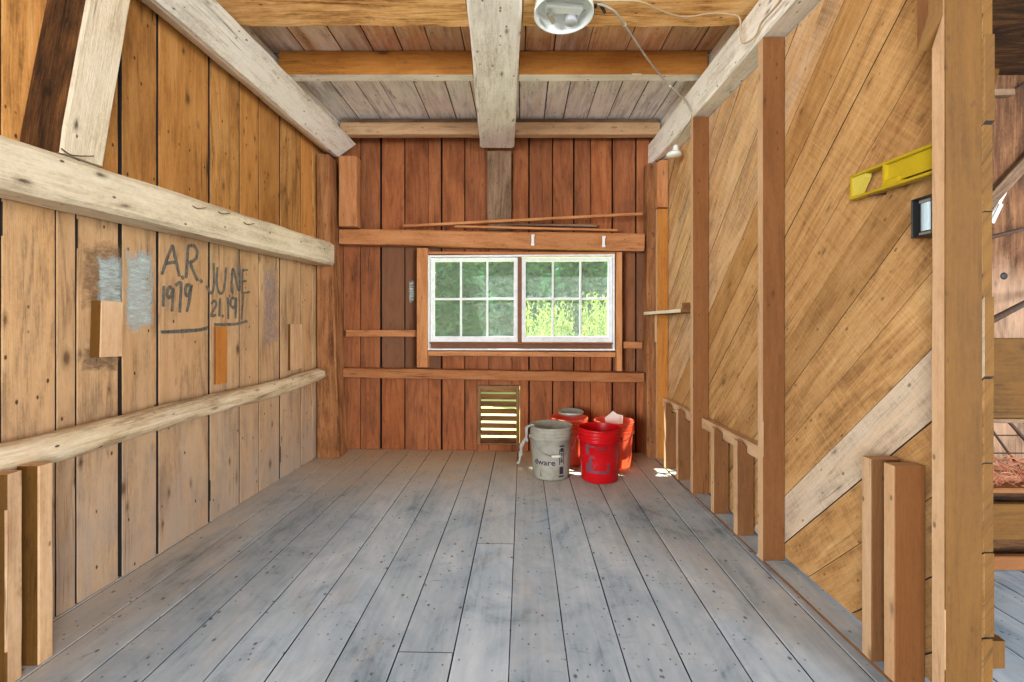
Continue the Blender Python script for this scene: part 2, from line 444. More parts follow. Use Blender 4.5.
# ------------------------------------------------------------------ mesh building
class MB:
    """collects shapes of ONE mesh object"""

    def __init__(s):
        s.bm = bmesh.new()
        s.uv = s.bm.loops.layers.uv.new('UVMap')
        s.tl = s.bm.loops.layers.float_color.new('tint')

    def face(s, vs, uvs=None, tint=(.5, .3, 0, 1), slot=0, smooth=False):
        try: f = s.bm.faces.new(vs)
        except ValueError: return None
        f.material_index = slot; f.smooth = smooth
        for i, l in enumerate(f.loops):
            l[s.uv].uv = uvs[i] if uvs else (l.vert.co.x + l.vert.co.y, l.vert.co.z)
            l[s.tl] = tint
        return f

    def timber(s, a, b, w, h, up=(0, 0, 1), cham=.004, segs=1, wob=0.0, tint=None, slot=0, slotf=None, prof=None, drift=0.0,
               smooth=False, bow=None, wane=None):
        """prism from a to b; w is its size sideways, h along 'up'; either may be (start, end); prof replaces the section"""
        a, b, up = V(a), V(b), V(up)
        d = (b - a); L = d.length; d.normalize()
        sd = d.cross(up).normalized(); u = sd.cross(d).normalized()
        if tint is None: tint = (R.random(), R.random(), 0, 1)
        w0, w1 = w if isinstance(w, tuple) else (w, w)
        h0, h1 = h if isinstance(h, tuple) else (h, h)
        base = prof
        if base is None:
            cx, cy = min(.45, cham / max(w0, 1e-6)), min(.45, cham / max(h0, 1e-6))
            base = [(-.5 + cx, -.5), (.5 - cx, -.5), (.5, -.5 + cy), (.5, .5 - cy), (.5 - cx, .5), (-.5 + cx, .5), (-.5, .5 - cy), (-.5, -.5 + cy)]
        n = len(base)
        ph = [[R.uniform(0, 6.28) for _ in range(3)] for _ in range(n)]
        fq = [[R.uniform(1.5, 3.5), R.uniform(5, 9), R.uniform(13, 22)] for _ in range(n)]
        rings, offs = [], (R.uniform(0, 50), R.uniform(0, 50))
        for i in range(segs + 1):
            t = i / segs
            ww, hh = w0 + (w1 - w0) * t, h0 + (h1 - h0) * t
            p = a + d * (L * t)
            if bow: p = p + V(bow(t))
            if drift: p = p + sd * (drift * math.sin(t * 5 + ph[0][0])) + u * (drift * math.sin(t * 4.3 + ph[0][1]))
            ring = []
            for j, (x, y) in enumerate(base):
                o = 0
                if wob:
                    o = wob * (math.sin(fq[j][0] * t * L + ph[j][0]) + .6 * math.sin(fq[j][1] * t * L + ph[j][1]) + .4 * math.sin(fq[j][2] * t * L + ph[j][2])) / 2
                r = V((x * ww, y * hh))
                if r.length > 1e-9 and o: r = r * (1 - abs(o) / r.length)
                ring.append(s.bm.verts.new(p + sd * r.x + u * r.y))
            rings.append(ring)
        per = [0]
        for j in range(n):
            x0, y0 = base[j]; x1, y1 = base[(j + 1) % n]
            per.append(per[-1] + math.hypot((x1 - x0) * w0, (y1 - y0) * h0))
        for i in range(segs):
            t0, t1 = i / segs * L + offs[0], (i + 1) / segs * L + offs[0]
            for j in range(n):
                j2 = (j + 1) % n
                v = [rings[i][j], rings[i][j2], rings[i + 1][j2], rings[i + 1][j]]
                f = s.face(v, [(t0, per[j] + offs[1]), (t0, per[j + 1] + offs[1]), (t1, per[j + 1] + offs[1]), (t1, per[j] + offs[1])], tint, slot, smooth)
                if f and slotf:
                    f.normal_update(); nn = f.normal.copy(); cc = f.calc_center_median()
                    mid = sum((q.co for q in rings[i] + rings[i + 1]), V((0, 0, 0))) / (2 * n)
                    if nn.dot(cc - mid) < 0: nn = -nn
                    f.material_index = slotf(nn, cc)
        for ring, sg in ((rings[0], 1), (rings[-1], -1)):
            vs = list(reversed(ring)) if sg > 0 else ring
            f = s.face(vs, [((vv.co - a).dot(sd) * 1.0 + offs[0], (vv.co - a).dot(u) + offs[1]) for vv in vs], tint, slot)
            if f and slotf: f.material_index = slotf(d * -sg, f.calc_center_median())
        return s

    def box(s, lo, hi, cham=.002, **kw):
        lo, hi = V(lo), V(hi)
        c = (lo + hi) / 2; sz = hi - lo
        ax = max(range(3), key=lambda i: sz[i])
        if ax == 0: return s.timber((lo.x, c.y, c.z), (hi.x, c.y, c.z), sz.y, sz.z, (0, 0, 1), cham, **kw)
        if ax == 1: return s.timber((c.x, lo.y, c.z), (c.x, hi.y, c.z), sz.x, sz.z, (0, 0, 1), cham, **kw)
        return s.timber((c.x, c.y, lo.z), (c.x, c.y, hi.z), sz.x, sz.y, (0, 1, 0), cham, **kw)

    def prism(s, pts, nrm, th, grain, tint=None, slot=0, slotf=None):
        """flat polygon extruded along nrm by th"""
        nrm, grain = V(nrm).normalized(), V(grain).normalized()
        ac = nrm.cross(grain)
        if tint is None: tint = (R.random(), R.random(), 0, 1)
        o = (R.uniform(0, 50), R.uniform(0, 50))
        A = [s.bm.verts.new(V(p)) for p in pts]
        B = [s.bm.verts.new(V(p) + nrm * th) for p in pts]
        q = lambda v: (v.co.dot(grain) + o[0], v.co.dot(ac) + o[1] + v.co.dot(nrm))
        fs = [s.face(B, [q(v) for v in B], tint, slot), s.face(list(reversed(A)), [q(v) for v in reversed(A)], tint, slot)]
        n = len(A)
        for i in range(n):
            vs = [A[i], A[(i + 1) % n], B[(i + 1) % n], B[i]]
            fs.append(s.face(vs, [q(v) for v in vs], tint, slot))
        if slotf:
            s.bm.normal_update()
            mid = sum((q.co for q in A + B), V((0, 0, 0))) / (2 * n)
            for f in fs:
                if f:
                    cc = f.calc_center_median(); nn = f.normal.copy()
                    if nn.dot(cc - mid) < 0: nn = -nn
                    f.material_index = slotf(nn, cc)
        return s

    def tube(s, pts, r, n=8, slot=0, tint=(.5, .3, 0, 1), smooth=True, sub=6, closed=False, curve=True):
        P = [V(p) for p in pts]
        if curve and len(P) > 2:                       # Catmull-Rom through the points
            Q = []
            for i in range(len(P) - 1):
                p0, p1, p2, p3 = P[max(i - 1, 0)], P[i], P[i + 1], P[min(i + 2, len(P) - 1)]
                for k in range(sub):
                    t = k / sub
                    Q.append(.5 * ((2 * p1) + (p2 - p0) * t + (2 * p0 - 5 * p1 + 4 * p2 - p3) * t * t + (3 * p1 - p0 - 3 * p2 + p3) * t ** 3))
            Q.append(P[-1]); P = Q
        rr = r if isinstance(r, (list, tuple)) else None
        up = V((0, 0, 1)); rings = []; ln = 0; us = []
        side = None
        for i, p in enumerate(P):
            d = (P[min(i + 1, len(P) - 1)] - P[max(i - 1, 0)]).normalized()
            if side is None:
                side = d.cross(up)
                if side.length < .05: side = d.cross(V((1, 0, 0)))
            side = (side - d * side.dot(d)).normalized()
            u = side.cross(d)
            rad = r if rr is None else rr[0] + (rr[1] - rr[0]) * i / max(1, len(P) - 1)
            rings.append([s.bm.verts.new(p + side * (rad * math.cos(2 * math.pi * k / n)) + u * (rad * math.sin(2 * math.pi * k / n))) for k in range(n)])
            if i: ln += (p - P[i - 1]).length
            us.append(ln)
        for i in range(len(rings) - 1):
            for k in range(n):
                k2 = (k + 1) % n
                s.face([rings[i][k], rings[i][k2], rings[i + 1][k2], rings[i + 1][k]], [(us[i], k / n * .02), (us[i], (k + 1) / n * .02), (us[i + 1], (k + 1) / n * .02), (us[i + 1], k / n * .02)], tint, slot, smooth)
        s.face(list(reversed(rings[0])), None, tint, slot); s.face(rings[-1], None, tint, slot)
        return s

    def lathe(s, prof, c=(0, 0, 0), n=40, slot=0, axis=None, smooth=True, slots=None):
        """prof: (radius, height) pairs turned about z through c (or about 'axis')"""
        c = V(c)
        q = V((0, 0, 1)).rotation_difference(V(axis)) if axis is not None else None
        def mk(x, y, z):
            p = V((x, y, z))
            if q: p = q @ p
            return s.bm.verts.new(c + p)
        rings = []
        for r, z in prof:
            if r < 1e-6: rings.append([mk(0, 0, z)])
            else: rings.append([mk(r * math.cos(2 * math.pi * k / n), r * math.sin(2 * math.pi * k / n), z) for k in range(n)])
        for i in range(len(rings) - 1):
            A, B = rings[i], rings[i + 1]
            sl = slots[i] if slots else slot
            for k in range(n):
                k2 = (k + 1) % n
                if len(A) == 1 and len(B) == 1: continue
                if len(A) == 1: vs = [A[0], B[k2], B[k]]
                elif len(B) == 1: vs = [A[k], A[k2], B[0]]
                else: vs = [A[k], A[k2], B[k2], B[k]]
                s.face(vs, None, (.5, .3, 0, 1), sl, smooth)
        return s

    def build(s, name, mats, parent=None, loc=None):
        me = bpy.data.meshes.new(name)
        bmesh.ops.recalc_face_normals(s.bm, faces=s.bm.faces)
        s.bm.to_mesh(me); s.bm.free()
        if not isinstance(mats, (list, tuple)): mats = [mats]
        for m in mats: me.materials.append(M[m] if isinstance(m, str) else m)
        o = bpy.data.objects.new(name, me)
        C.objects.link(o)
        if loc is not None:
            loc = V(loc)
            me.transform(Matrix.Translation(-loc)); o.location = loc
        if parent is not None:
            o.parent = parent
            if parent.parent is None: o.location = (V(loc) if loc is not None else V((0, 0, 0))) - 0 * parent.location
            o.matrix_parent_inverse = world_of(parent).inverted()
        return o


def world_of(o):
    m = o.matrix_basis.copy()
    p = o
    while p.parent is not None:
        m = p.parent.matrix_basis @ p.matrix_parent_inverse @ m if False else (p.parent.matrix_basis @ (p.matrix_parent_inverse @ m))
        p = p.parent
    return m


def tag(o, label, cat, group=None, kind=None):
    if label: o['label'] = label
    if cat: o['category'] = cat
    if group: o['group'] = group
    if kind: o['kind'] = kind
    return o


def struct(o, label=None, cat=None):
    o['kind'] = 'structure'
    if label: o['label'] = label
    if cat: o['category'] = cat
    return o


def empty(name, loc):
    o = bpy.data.objects.new(name, None)
    o.location = loc; o.empty_display_size = .05
    C.objects.link(o)
    return o


def bot(mb):      # base point of a mesh
    vs = [v.co for v in mb.bm.verts]
    z = min(v.z for v in vs)
    return V(((min(v.x for v in vs) + max(v.x for v in vs)) / 2, (min(v.y for v in vs) + max(v.y for v in vs)) / 2, z))


def solo(name, mb, mats, label, cat, group=None, kind=None):
    return tag(mb.build(name, mats, loc=bot(mb)), label, cat, group, kind)


# ------------------------------------------------------------------ the room shell
Y_NEAR = .35
# floor: boards run away from the camera
f = MB()
for i in range(-10, 24):
    x0, x1 = -.175 + .1815 * i - .0494, -.175 + .1815 * (i + 1) - .0494     # at Y = 0
    if i < -9: continue
    cuts = [-4.2, .9, 3.80]
    if i == 0: cuts = [-4.2, 2.148, 3.80]
    elif i == -1: cuts = [-4.2, 1.438, 3.80]
    elif R.random() < .6: cuts = [-4.2, R.uniform(-.8, .9), 3.80]
    if i > 7: cuts = [-4.2, 3.0]
    g = R.choice([.002, .003, .004])
    for y0, y1 in zip(cuts, cuts[1:]):
        xc = (x0 + x1) / 2
        f.timber((xc + .0247 * (y0 + .0015), y0 + .0015, -.0135), (xc + .0247 * (y1 - .0015), y1 - .0015, -.0135), .1815 - g, .025 + R.uniform(0, .0015), (0, 0, 1), .003, max(2, int((y1 - y0) / .12)), .0012, slotf=lambda n, c: 1 if abs(n.z) < .5 else 0)
struct(f.build('floor', ['floor', 'gap']), 'grey painted plank floor of the stall', 'floor')
f = MB().box((-2.4, -4.3, -.12), (4.6, 3.9, -.03), tint=(.3, .3, 0, 1))
struct(f.build('floor_joists', 'bark'), 'dark boards under the plank floor', 'floor')

# left wall: vertical boards the full height
seams = [.35, .58, .79, 1.03, 1.24, 1.44, 1.607, 1.679, 1.858, 2.042, 2.367, 2.613, 2.799, 3.032, 3.304, 3.479, 3.76]
dark_gap = {1.607: .003, 1.679: .006, 1.858: .015, 2.042: .011, 2.367: .012, 2.613: .009, 2.799: .008, 3.032: .007, 3.304: .007}
w = MB()
for y0, y1 in zip(seams, seams[1:]):
    ga, gb = dark_gap.get(y0, .004) / 2, dark_gap.get(y1, .004) / 2
    yc = (y0 + ga + y1 - gb) / 2
    off = -.0125 - R.uniform(0, .004)
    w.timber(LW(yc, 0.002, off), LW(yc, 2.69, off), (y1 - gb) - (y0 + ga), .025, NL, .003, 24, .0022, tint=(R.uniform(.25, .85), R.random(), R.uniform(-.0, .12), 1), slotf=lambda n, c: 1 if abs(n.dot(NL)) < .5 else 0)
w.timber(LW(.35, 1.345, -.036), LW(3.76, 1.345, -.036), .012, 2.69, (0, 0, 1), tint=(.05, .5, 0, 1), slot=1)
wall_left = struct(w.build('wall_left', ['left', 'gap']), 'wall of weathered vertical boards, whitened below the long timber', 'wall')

# back wall: vertical boards with openings for the window and the vent
WIN = (-.70, .842, .85, 1.632)
VNT = (-.292, .064, .055, .552)


def rects(x0, x1, z0, z1, holes):
    out = [(x0, x1, z0, z1)]
    for hx0, hx1, hz0, hz1 in holes:
        nxt = []
        for a, b, c, d in out:
            if b <= hx0 or a >= hx1 or d <= hz0 or c >= hz1: nxt.append((a, b, c, d)); continue
            if a < hx0: nxt.append((a, hx0, c, d)); a = hx0
            if b > hx1: nxt.append((hx1, b, c, d)); b = hx1
            if c < hz0: nxt.append((a, b, c, hz0))
            if d > hz1: nxt.append((a, b, hz1, d))
        out = nxt
    return out


bs = [288, 318, 340, 358, 379, 403.5, 441, 464.5, 488.7, 512, 529, 552.5, 573.5, 590, 611.5, 634.5, 648, 676]
bx = [(p - 512) / F * 3.7 for p in bs]
dg = {379: .016, 403.5: .007, 441: .013, 464.5: .007, 529: .011, 552.5: .007, 573.5: .011, 611.5: .013, 634.5: .010}
bt = {379: (.30, .95), 403.5: (.22, .9), 441: (.6, .1), 464.5: (.55, .2), 488.7: (.6, .3), 552.5: (.6, .2), 590: (.7, .0), 611.5: (.35, .5), 634.5: (.2, .7), 358: (.5, .2)}
w = MB()
for (p0, a0), (p1, a1) in zip(list(zip(bs, bx)), list(zip(bs, bx))[1:]):
    ga, gb = dg.get(p0, .003) / 2, dg.get(p1, .003) / 2
    th = R.uniform(0, .004)
    tn = bt.get(p0)
    old = p0 in (379, 403.5, 611.5, 634.5)          # short greyer boards between the two rails
    pieces = rects(a0 + ga, a1 - gb, .002, 2.69, [WIN, VNT])
    if old: pieces = [q for lo, hi in ((.002, .66), (.663, 1.74), (1.743, 2.69)) for q in [(c_[0], c_[1], max(c_[2], lo), min(c_[3], hi)) for c_ in pieces] if q[3] - q[2] > .01]
    for c0, c1, z0, z1 in pieces:
        if c1 - c0 < .004: continue
        if tn is None or (old and not (.5 < z0 < 1.7 and z1 < 1.8)): t_ = (R.uniform(.35, .75), R.uniform(0, .3), R.uniform(0, .15) if z1 < 1 else 0, 1)
        else: t_ = (tn[0], tn[1], 0, 1)
        xc = (c0 + c1) / 2
        w.timber(BW(xc, z0, -.0125 - th), BW(xc, z1, -.0125 - th), c1 - c0, .025, NB, .003, max(2, int((z1 - z0) / .15)), .0018, tint=t_, slotf=lambda n, c: 1 if abs(n.dot(NB)) < .5 else 0)
for c0, c1, z0, z1 in rects(-1.78, 1.36, 0, 2.69, [WIN, VNT]):
    w.timber(BW(c0, (z0 + z1) / 2, -.042), BW(c1, (z0 + z1) / 2, -.042), .016, z1 - z0, (0, 0, 1), 0.0005, tint=(.05, .5, 0, 1), slot=1)
wall_back = struct(w.build('wall_back', ['back', 'gap']), 'far wall of red brown vertical boards around the window', 'wall')

# right wall: boards nailed at a slope
ss = [1.15, 1.40, 1.62, 1.85, 2.07, 2.277, 2.50, 2.725, 2.95, 3.168, 3.433, 3.658, 3.872, 4.05, 4.227, 4.485, 4.70, 4.92, 5.14, 5.36, 5.60, 5.81, 6.02, 6.3]
Y0R, Y1R, Z1R = 1.146, 3.655, 2.335


def clip(poly, a, b, c):                       # keep a*y + b*z <= c
    out = []
    for i in range(len(poly)):
        p, q = poly[i], poly[(i + 1) % len(poly)]
        fp, fq = a * p[0] + b * p[1] - c, a * q[0] + b * q[1] - c
        if fp <= 0: out.append(p)
        if fp * fq < 0:
            t = fp / (fp - fq)
            out.append((p[0] + (q[0] - p[0]) * t, p[1] + (q[1] - p[1]) * t))
    return out


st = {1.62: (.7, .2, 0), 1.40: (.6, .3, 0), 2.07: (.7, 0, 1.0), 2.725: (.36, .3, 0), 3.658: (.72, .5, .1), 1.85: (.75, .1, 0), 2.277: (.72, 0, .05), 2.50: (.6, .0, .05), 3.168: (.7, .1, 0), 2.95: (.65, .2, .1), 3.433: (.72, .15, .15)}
w = MB()
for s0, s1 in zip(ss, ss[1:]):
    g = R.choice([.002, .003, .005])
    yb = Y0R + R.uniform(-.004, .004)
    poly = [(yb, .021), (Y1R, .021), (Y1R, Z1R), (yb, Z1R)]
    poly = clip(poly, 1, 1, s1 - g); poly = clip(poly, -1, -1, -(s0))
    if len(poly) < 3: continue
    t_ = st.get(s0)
    t_ = (*t_, 1) if t_ else (R.uniform(.85, 1.05), R.uniform(0, .15), R.uniform(.35, .5), 1)  # far boards paler: window light put into their tint
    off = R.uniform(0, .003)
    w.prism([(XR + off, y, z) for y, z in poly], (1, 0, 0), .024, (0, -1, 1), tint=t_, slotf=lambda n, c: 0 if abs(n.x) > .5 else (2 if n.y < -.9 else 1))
w.box((1.2425, 1.16, .021), (1.247, Y1R, Z1R), tint=(.3, .3, 0, 1), slot=1)
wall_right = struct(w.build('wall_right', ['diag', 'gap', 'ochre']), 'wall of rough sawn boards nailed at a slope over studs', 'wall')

# ceiling: boards run away from the camera above the joists
w = MB()
for ya, yb_, w0_, w1_ in ((Y_NEAR, 2.69, -1.1, -.4), (2.694, 3.90, .05, .6)):
    x = -1.75 + (.07 if ya > 1 else 0)
    while x < 1.5:
        bw = R.uniform(.15, .24)
        w.timber((x + bw / 2, ya, 2.71), (x + bw / 2 + .02 * (yb_ - ya), yb_, 2.71), bw - R.choice([.003, .006]), .025, (0, 0, 1), .003, 10, .002,
                 tint=(R.uniform(.3, .95), R.random(), R.uniform(w0_, w1_), 1), slotf=lambda n, c: 1 if abs(n.z) < .5 else 0)
        x += bw
w.box((-1.9, Y_NEAR, 2.726), (1.7, 3.92, 2.738), slot=1, tint=(.1, .5, 0, 1))
struct(w.build('ceiling', ['ceil', 'gap']), 'ceiling of patchy limewashed boards above the joists', 'ceiling')

# ------------------------------------------------------------------ big timbers
# long hewn timber along the left wall at head height
b = MB()
za, zb = 1.536 - .031 * (1.304 + .3), 1.6035
b.timber(LW(.40, za + .031 * .7, .092), LW(3.478, zb, .092), .165, (.150, .176), (0, 0, 1), .016, 44, .007, tint=(.6, .2, 0, 1))
solo('timber_rail', b, 'hewn', 'long pale hewn timber fixed along the boarded wall above the painted lettering', 'timber')

# round pole along the left wall
b = MB()
pr = [(.5 * math.cos(2 * math.pi * k / 14), .5 * math.sin(2 * math.pi * k / 14)) for k in range(14)]
b.timber(LW(.40, .64, .066), LW(3.47, .665, .066), .110, (.120, .108), (0, 0, 1), .01, 70, .012, tint=(.6, .2, 0, 1), prof=pr, smooth=True,
         bow=lambda t: (0, 0, -.012 * math.sin(t * 3.1) + .006 * math.sin(t * 14)))
solo('pole_rail', b, 'log', 'peeled round pole rail running low along the boarded wall', 'rail')

# wall plate, left: hewn log with one face turned down into the room
b = MB()
def plate_profile():
    # (X offset from wall, z) corners, turned into (side, up) with the far direction as axis
    pts = [(.010, 2.475), (.105, 2.425), (.135, 2.424), (.285, 2.527), (.272, 2.535), (.175, 2.545), (.165, 2.690), (.03, 2.690), (.010, 2.66)]
    return pts
pp = plate_profile()
b.timber(LW(Y_NEAR + .01, 2.40, 0), LW(3.64, 2.40, 0), 1, 1, (0, 0, 1), .01, 46, .008, tint=(.6, .25, 0, 1), prof=[(x_, z_ - 2.40) for x_, z_ in pp])
solo('wall_plate', b, 'limed', 'pale hewn plate log where the boarded wall meets the ceiling', 'timber')

# wall plate, right: inner face grey, underside cream
b = MB()
pr_r = [(1.112, 2.350), (1.122, 2.341), (1.29, 2.341), (1.30, 2.351), (1.30, 2.69), (1.19, 2.69), (1.182, 2.535), (1.112, 2.522)]
b.timber((1.2, Y_NEAR + .01, 2.53), (1.2, 3.64, 2.53), 1, 1, (0, 0, 1), .010, 46, .005, tint=(.55, .2, 0, 1), prof=[(x_ - 1.2, z_ - 2.53) for x_, z_ in pr_r])
solo('wall_plate', b, 'limed', 'pale hewn plate beam with wire stapled along it above the sloping boards', 'timber')

# girder down the middle of the ceiling
b = MB()
b.timber((-.036, Y_NEAR + .01, 2.588), (-.121, 3.612, 2.588), (.222, .282), .20, (0, 0, 1), .014, 46, .008, tint=(.7, .1, 0, 1))
solo('ceiling_girder', b, 'limed', 'wide pale hewn girder running down the middle of the ceiling', 'beam')


def gx(Y, side):                       # girder side at distance Y
    t = (Y - (Y_NEAR + .01)) / (3.612 - Y_NEAR - .01)
    c = -.036 + (-.121 + .036) * t
    hw = (.222 + (.282 - .222) * t) / 2
    return c + side * (hw + .004)


def plate_x(Y): return XL(Y) + .205


def joist(y0, y1, zb, mats, slotf, lab, side, wob, cham, tint, zt=2.693, name='ceiling_joist'):
    yc = (y0 + y1) / 2
    j = MB()
    if side < 0: xa, xb = plate_x(yc), gx(yc, -1) - .003
    else: xa, xb = gx(yc, 1) + .003, 1.166
    j.timber((xa, yc, (zb + zt) / 2), (xb, yc, (zb + zt) / 2), y1 - y0, zt - zb, (0, 0, 1), cham, 20, wob, tint=tint, slotf=slotf)
    solo(name, j, mats, lab, 'joist')


und = lambda n, c: 1 if n.z < -.87 else 0
for side, sn in ((-1, 'boarded wall'), (1, 'sloping board wall')):
    joist(1.90, 2.240, 2.542, ['rough'], None, f'rough brown joist nearest the camera, between girder and {sn}', side, .012, .02, (.85 if side < 0 else .9, .2, 0, 1))
    joist(2.655, 2.735, 2.550, ['orange', 'limed'], und, f'clean orange joist with whitened underside, between girder and {sn}', side, .002, .004, (.5, .3, 0, 1))
    joist(3.50, 3.575, 2.552, ['edge'], None, f'pale brown joist against the far wall, between girder and {sn}', side, .003, .006, (.75, .3, 0, 1), 2.650)
    joist(3.535, 3.60, 2.652, ['greyboard'], None, f'dark nailer above the pale joist at the far wall, between girder and {sn}', side, .002, .004, (.2, .5, 0, 1), 2.693, 'ceiling_nailer')
# leaning brace post, top left
b = MB()
pa, pb = LW(1.546, 1.642, .088), LW(1.672, 2.405, .086)
b.timber(pa, pb, .150, .160, NL, .008, 14, .0015, tint=(.5, .2, 0, 1), slotf=lambda n, c: 1 if n.y < -.85 else 0)
for v in b.bm.verts:
    if v.co.z < 1.68: v.co.z = 1.6275 + .031 * (v.co.y - 1.55)
solo('brace_post', b, ['hewn', 'bark'], 'leaning whitened brace with a dark bark face standing on the long timber', 'post')

# corner post, left and back
b = MB()
b.timber((-1.452, 3.60, .003), (-1.497, 3.60, 2.40), (.185, .100), .19, (0, 1, 0), .012, 22, .010, tint=(.45, .3, 0, 1))
solo('corner_post', b, 'postwood', 'brown corner post at the far end of the pole rail', 'post')
# block on the back rail under the plate
b = MB()
b.timber((-1.325, 3.635, 1.8475), (-1.325, 3.635, 2.415), .150, .10, (0, 1, 0), .006, 10, .005, tint=(.45, .3, 0, 1))
solo('post_block', b, 'redpine', 'short pale upright timber between the window rail and the plate log', 'post')
# right back corner post
b = MB()
b.timber((1.136, 3.575, .003), (1.136, 3.575, 2.332), .142, .13, (0, 1, 0), .014, 22, .010, tint=(.4, .5, 0, 1))
solo('corner_post', b, 'postwood', 'ragged dark brown corner post behind the red pails', 'post')
# block above the corner stud
b = MB().timber((1.17, 3.475, 1.965), (1.17, 3.475, 2.332), .085, .05, (0, 1, 0), .004, 6, .002, tint=(.6, .3, 0, 1))
solo('stud_block', b, 'redpine', 'short nailed block on top of the corner stud under the plate beam', 'block')

# ------------------------------------------------------------------ back wall framing
b = MB()
b.timber(BW(-1.408, 1.779, .070), BW(1.056, 1.708, .070), .12, (.126, .140), (0, 0, 1), .010, 34, .006, tint=(.55, .3, 0, 1))
solo('window_rail', b, 'redpine', 'heavy brown rail across the far wall just above the window', 'rail')
b = MB()
b.timber(BW(-1.376, .660, .066), BW(1.056, .632, .066), .11, .080, (0, 0, 1), .006, 30, .008, tint=(.12, .5, 0, 1))
solo('shelf_rail', b, 'redpine', 'brown ledge rail across the far wall below the window', 'rail')
b = MB().timber(BW(-1.384, .982, .030), BW(-.785, .982, .030), .05, .056, (0, 0, 1), .003, 8, .002, tint=(.5, .4, 0, 1))
solo('nailing_strip', b, 'redpine', 'narrow horizontal strip between the corner post and the window stud', 'strip')
b = MB().timber(BW(.905, .890, .030), BW(1.056, .888, .030), .05, .056, (0, 0, 1), .003, 4, .002, tint=(.45, .4, 0, 1))
solo('nailing_strip', b, 'redpine', 'short horizontal strip between the window stud and the ragged corner post', 'strip')
b = MB().timber(BW(-.732, .706, .050), BW(-.732, 1.682, .050), .088, .09, NB, .003, 10, .0015, tint=(.75, .2, 0, 1))
solo('window_stud', b, 'redpine', 'orange upright stud beside the dark boards at the window edge', 'stud')
b = MB().timber(BW(.866, .682, .050), BW(.866, 1.636, .050), .044, .09, NB, .003, 10, .0015, tint=(.75, .2, 0, 1))
solo('window_stud', b, 'redpine', 'narrow orange stud at the window edge above the red pails', 'stud')
b = MB().timber(BW(-.686, 1.648, .030), BW(.838, 1.6315, .030), .05, .022, (0, 0, 1), .002, 8, .001, tint=(.7, .3, 0, 1))
solo('window_header', b, 'redpine', 'thin orange header strip between the window and its heavy rail', 'strip')
b = MB().timber(BW(-.686, .818, .036), BW(.838, .812, .036), .07, .040, (0, 0, 1), .003, 8, .001, tint=(.8, .2, 0, 1))
solo('window_sill_board', b, 'redpine', 'orange board lying under the window between the studs', 'board')
b = MB().timber((-.105, 3.672, 1.828), (-.105, 3.672, 2.478), .20, .045, (0, 1, 0), .004, 8, .002, tint=(.5, .3, 0, 1))
solo('girder_post', b, 'greyboard', 'grey plank post standing under the far end of the girder', 'post')

# sticks lying on the rail
def stick(p, q, w_, h_, lab, m='greyboard'):
    s_ = MB().timber(p, q, w_, h_, (0, 0, 1), .002, 10, .002, tint=(.8, .3, 0, 1))
    solo('wood_strip', s_, m, lab, 'strip', 'wood strips lying on the window rail')
stick(at(404, 226.2, 3.625), at(642, 214, 3.50), .03, .022, 'longest thin wood strip on the window rail, its end raised in the air', 'redpine')
stick(at(500, 224.5, 3.66), at(597, 226.0, 3.63), .028, .018, 'shortest flat wood strip lying under the raised strip on the window rail')
stick(at(455, 226.5, 3.59), at(617, 230.5, 3.575), .03, .018, 'flat wood strip lying along the front edge of the window rail', 'redpine')
for px, py, lab in ((532.8, 239.5, 'white metal clip on the rail above the window mullion'), (603.6, 241, 'white metal clip on the rail near the narrow window stud')):
    Yc = YB((px - 512) / F * 3.56) - .137
    c0 = at(px, py, Yc)
    s_ = MB().box(c0 + V((-.011, -.006, -.045)), c0 + V((.011, .0, .035)), .002).box(c0 + V((-.014, -.016, -.05)), c0 + V((.012, -.006, -.035)), .002).box(c0 + V((-.012, -.014, .02)), c0 + V((.014, -.006, .038)), .002)
    solo('metal_clip', s_, 'sash', lab, 'clip')

# ------------------------------------------------------------------ window
win = empty('window_1', BW(.07, .85, 0))
struct(win, 'white framed pair of six pane sashes looking onto trees', 'window')
fr = MB()
def wbar(mb, x0, x1, z0, z1, o0, o1, **kw):
    c = (x0 + x1) / 2
    oc, th = (o0 + o1) / 2, o1 - o0
    if (x1 - x0) > (z1 - z0): mb.timber(BW(x0, (z0 + z1) / 2, oc), BW(x1, (z0 + z1) / 2, oc), th, z1 - z0, (0, 0, 1), .002, **kw)
    else: mb.timber(BW(c, z0, oc), BW(c, z1, oc), x1 - x0, th, NB, .002, **kw)
wbar(fr, -.690, -.680, .853, 1.628, -.02, .066); wbar(fr, .822, .834, .853, 1.614, -.02, .066)
wbar(fr, -.690, .834, 1.612, 1.626, -.02, .066); wbar(fr, -.690, .834, .845, .858, -.02, .075)
fr.build('window_frame', 'sash', win)
fr = MB()
wbar(fr, -.678, .820, .858, .895, -.035, .010); wbar(fr, -.678, .820, .897, .909, -.02, .048)
wbar(fr, .050, .080, .909, 1.610, -.02, .040)
fr.build('window_stop', 'winbrown', win)
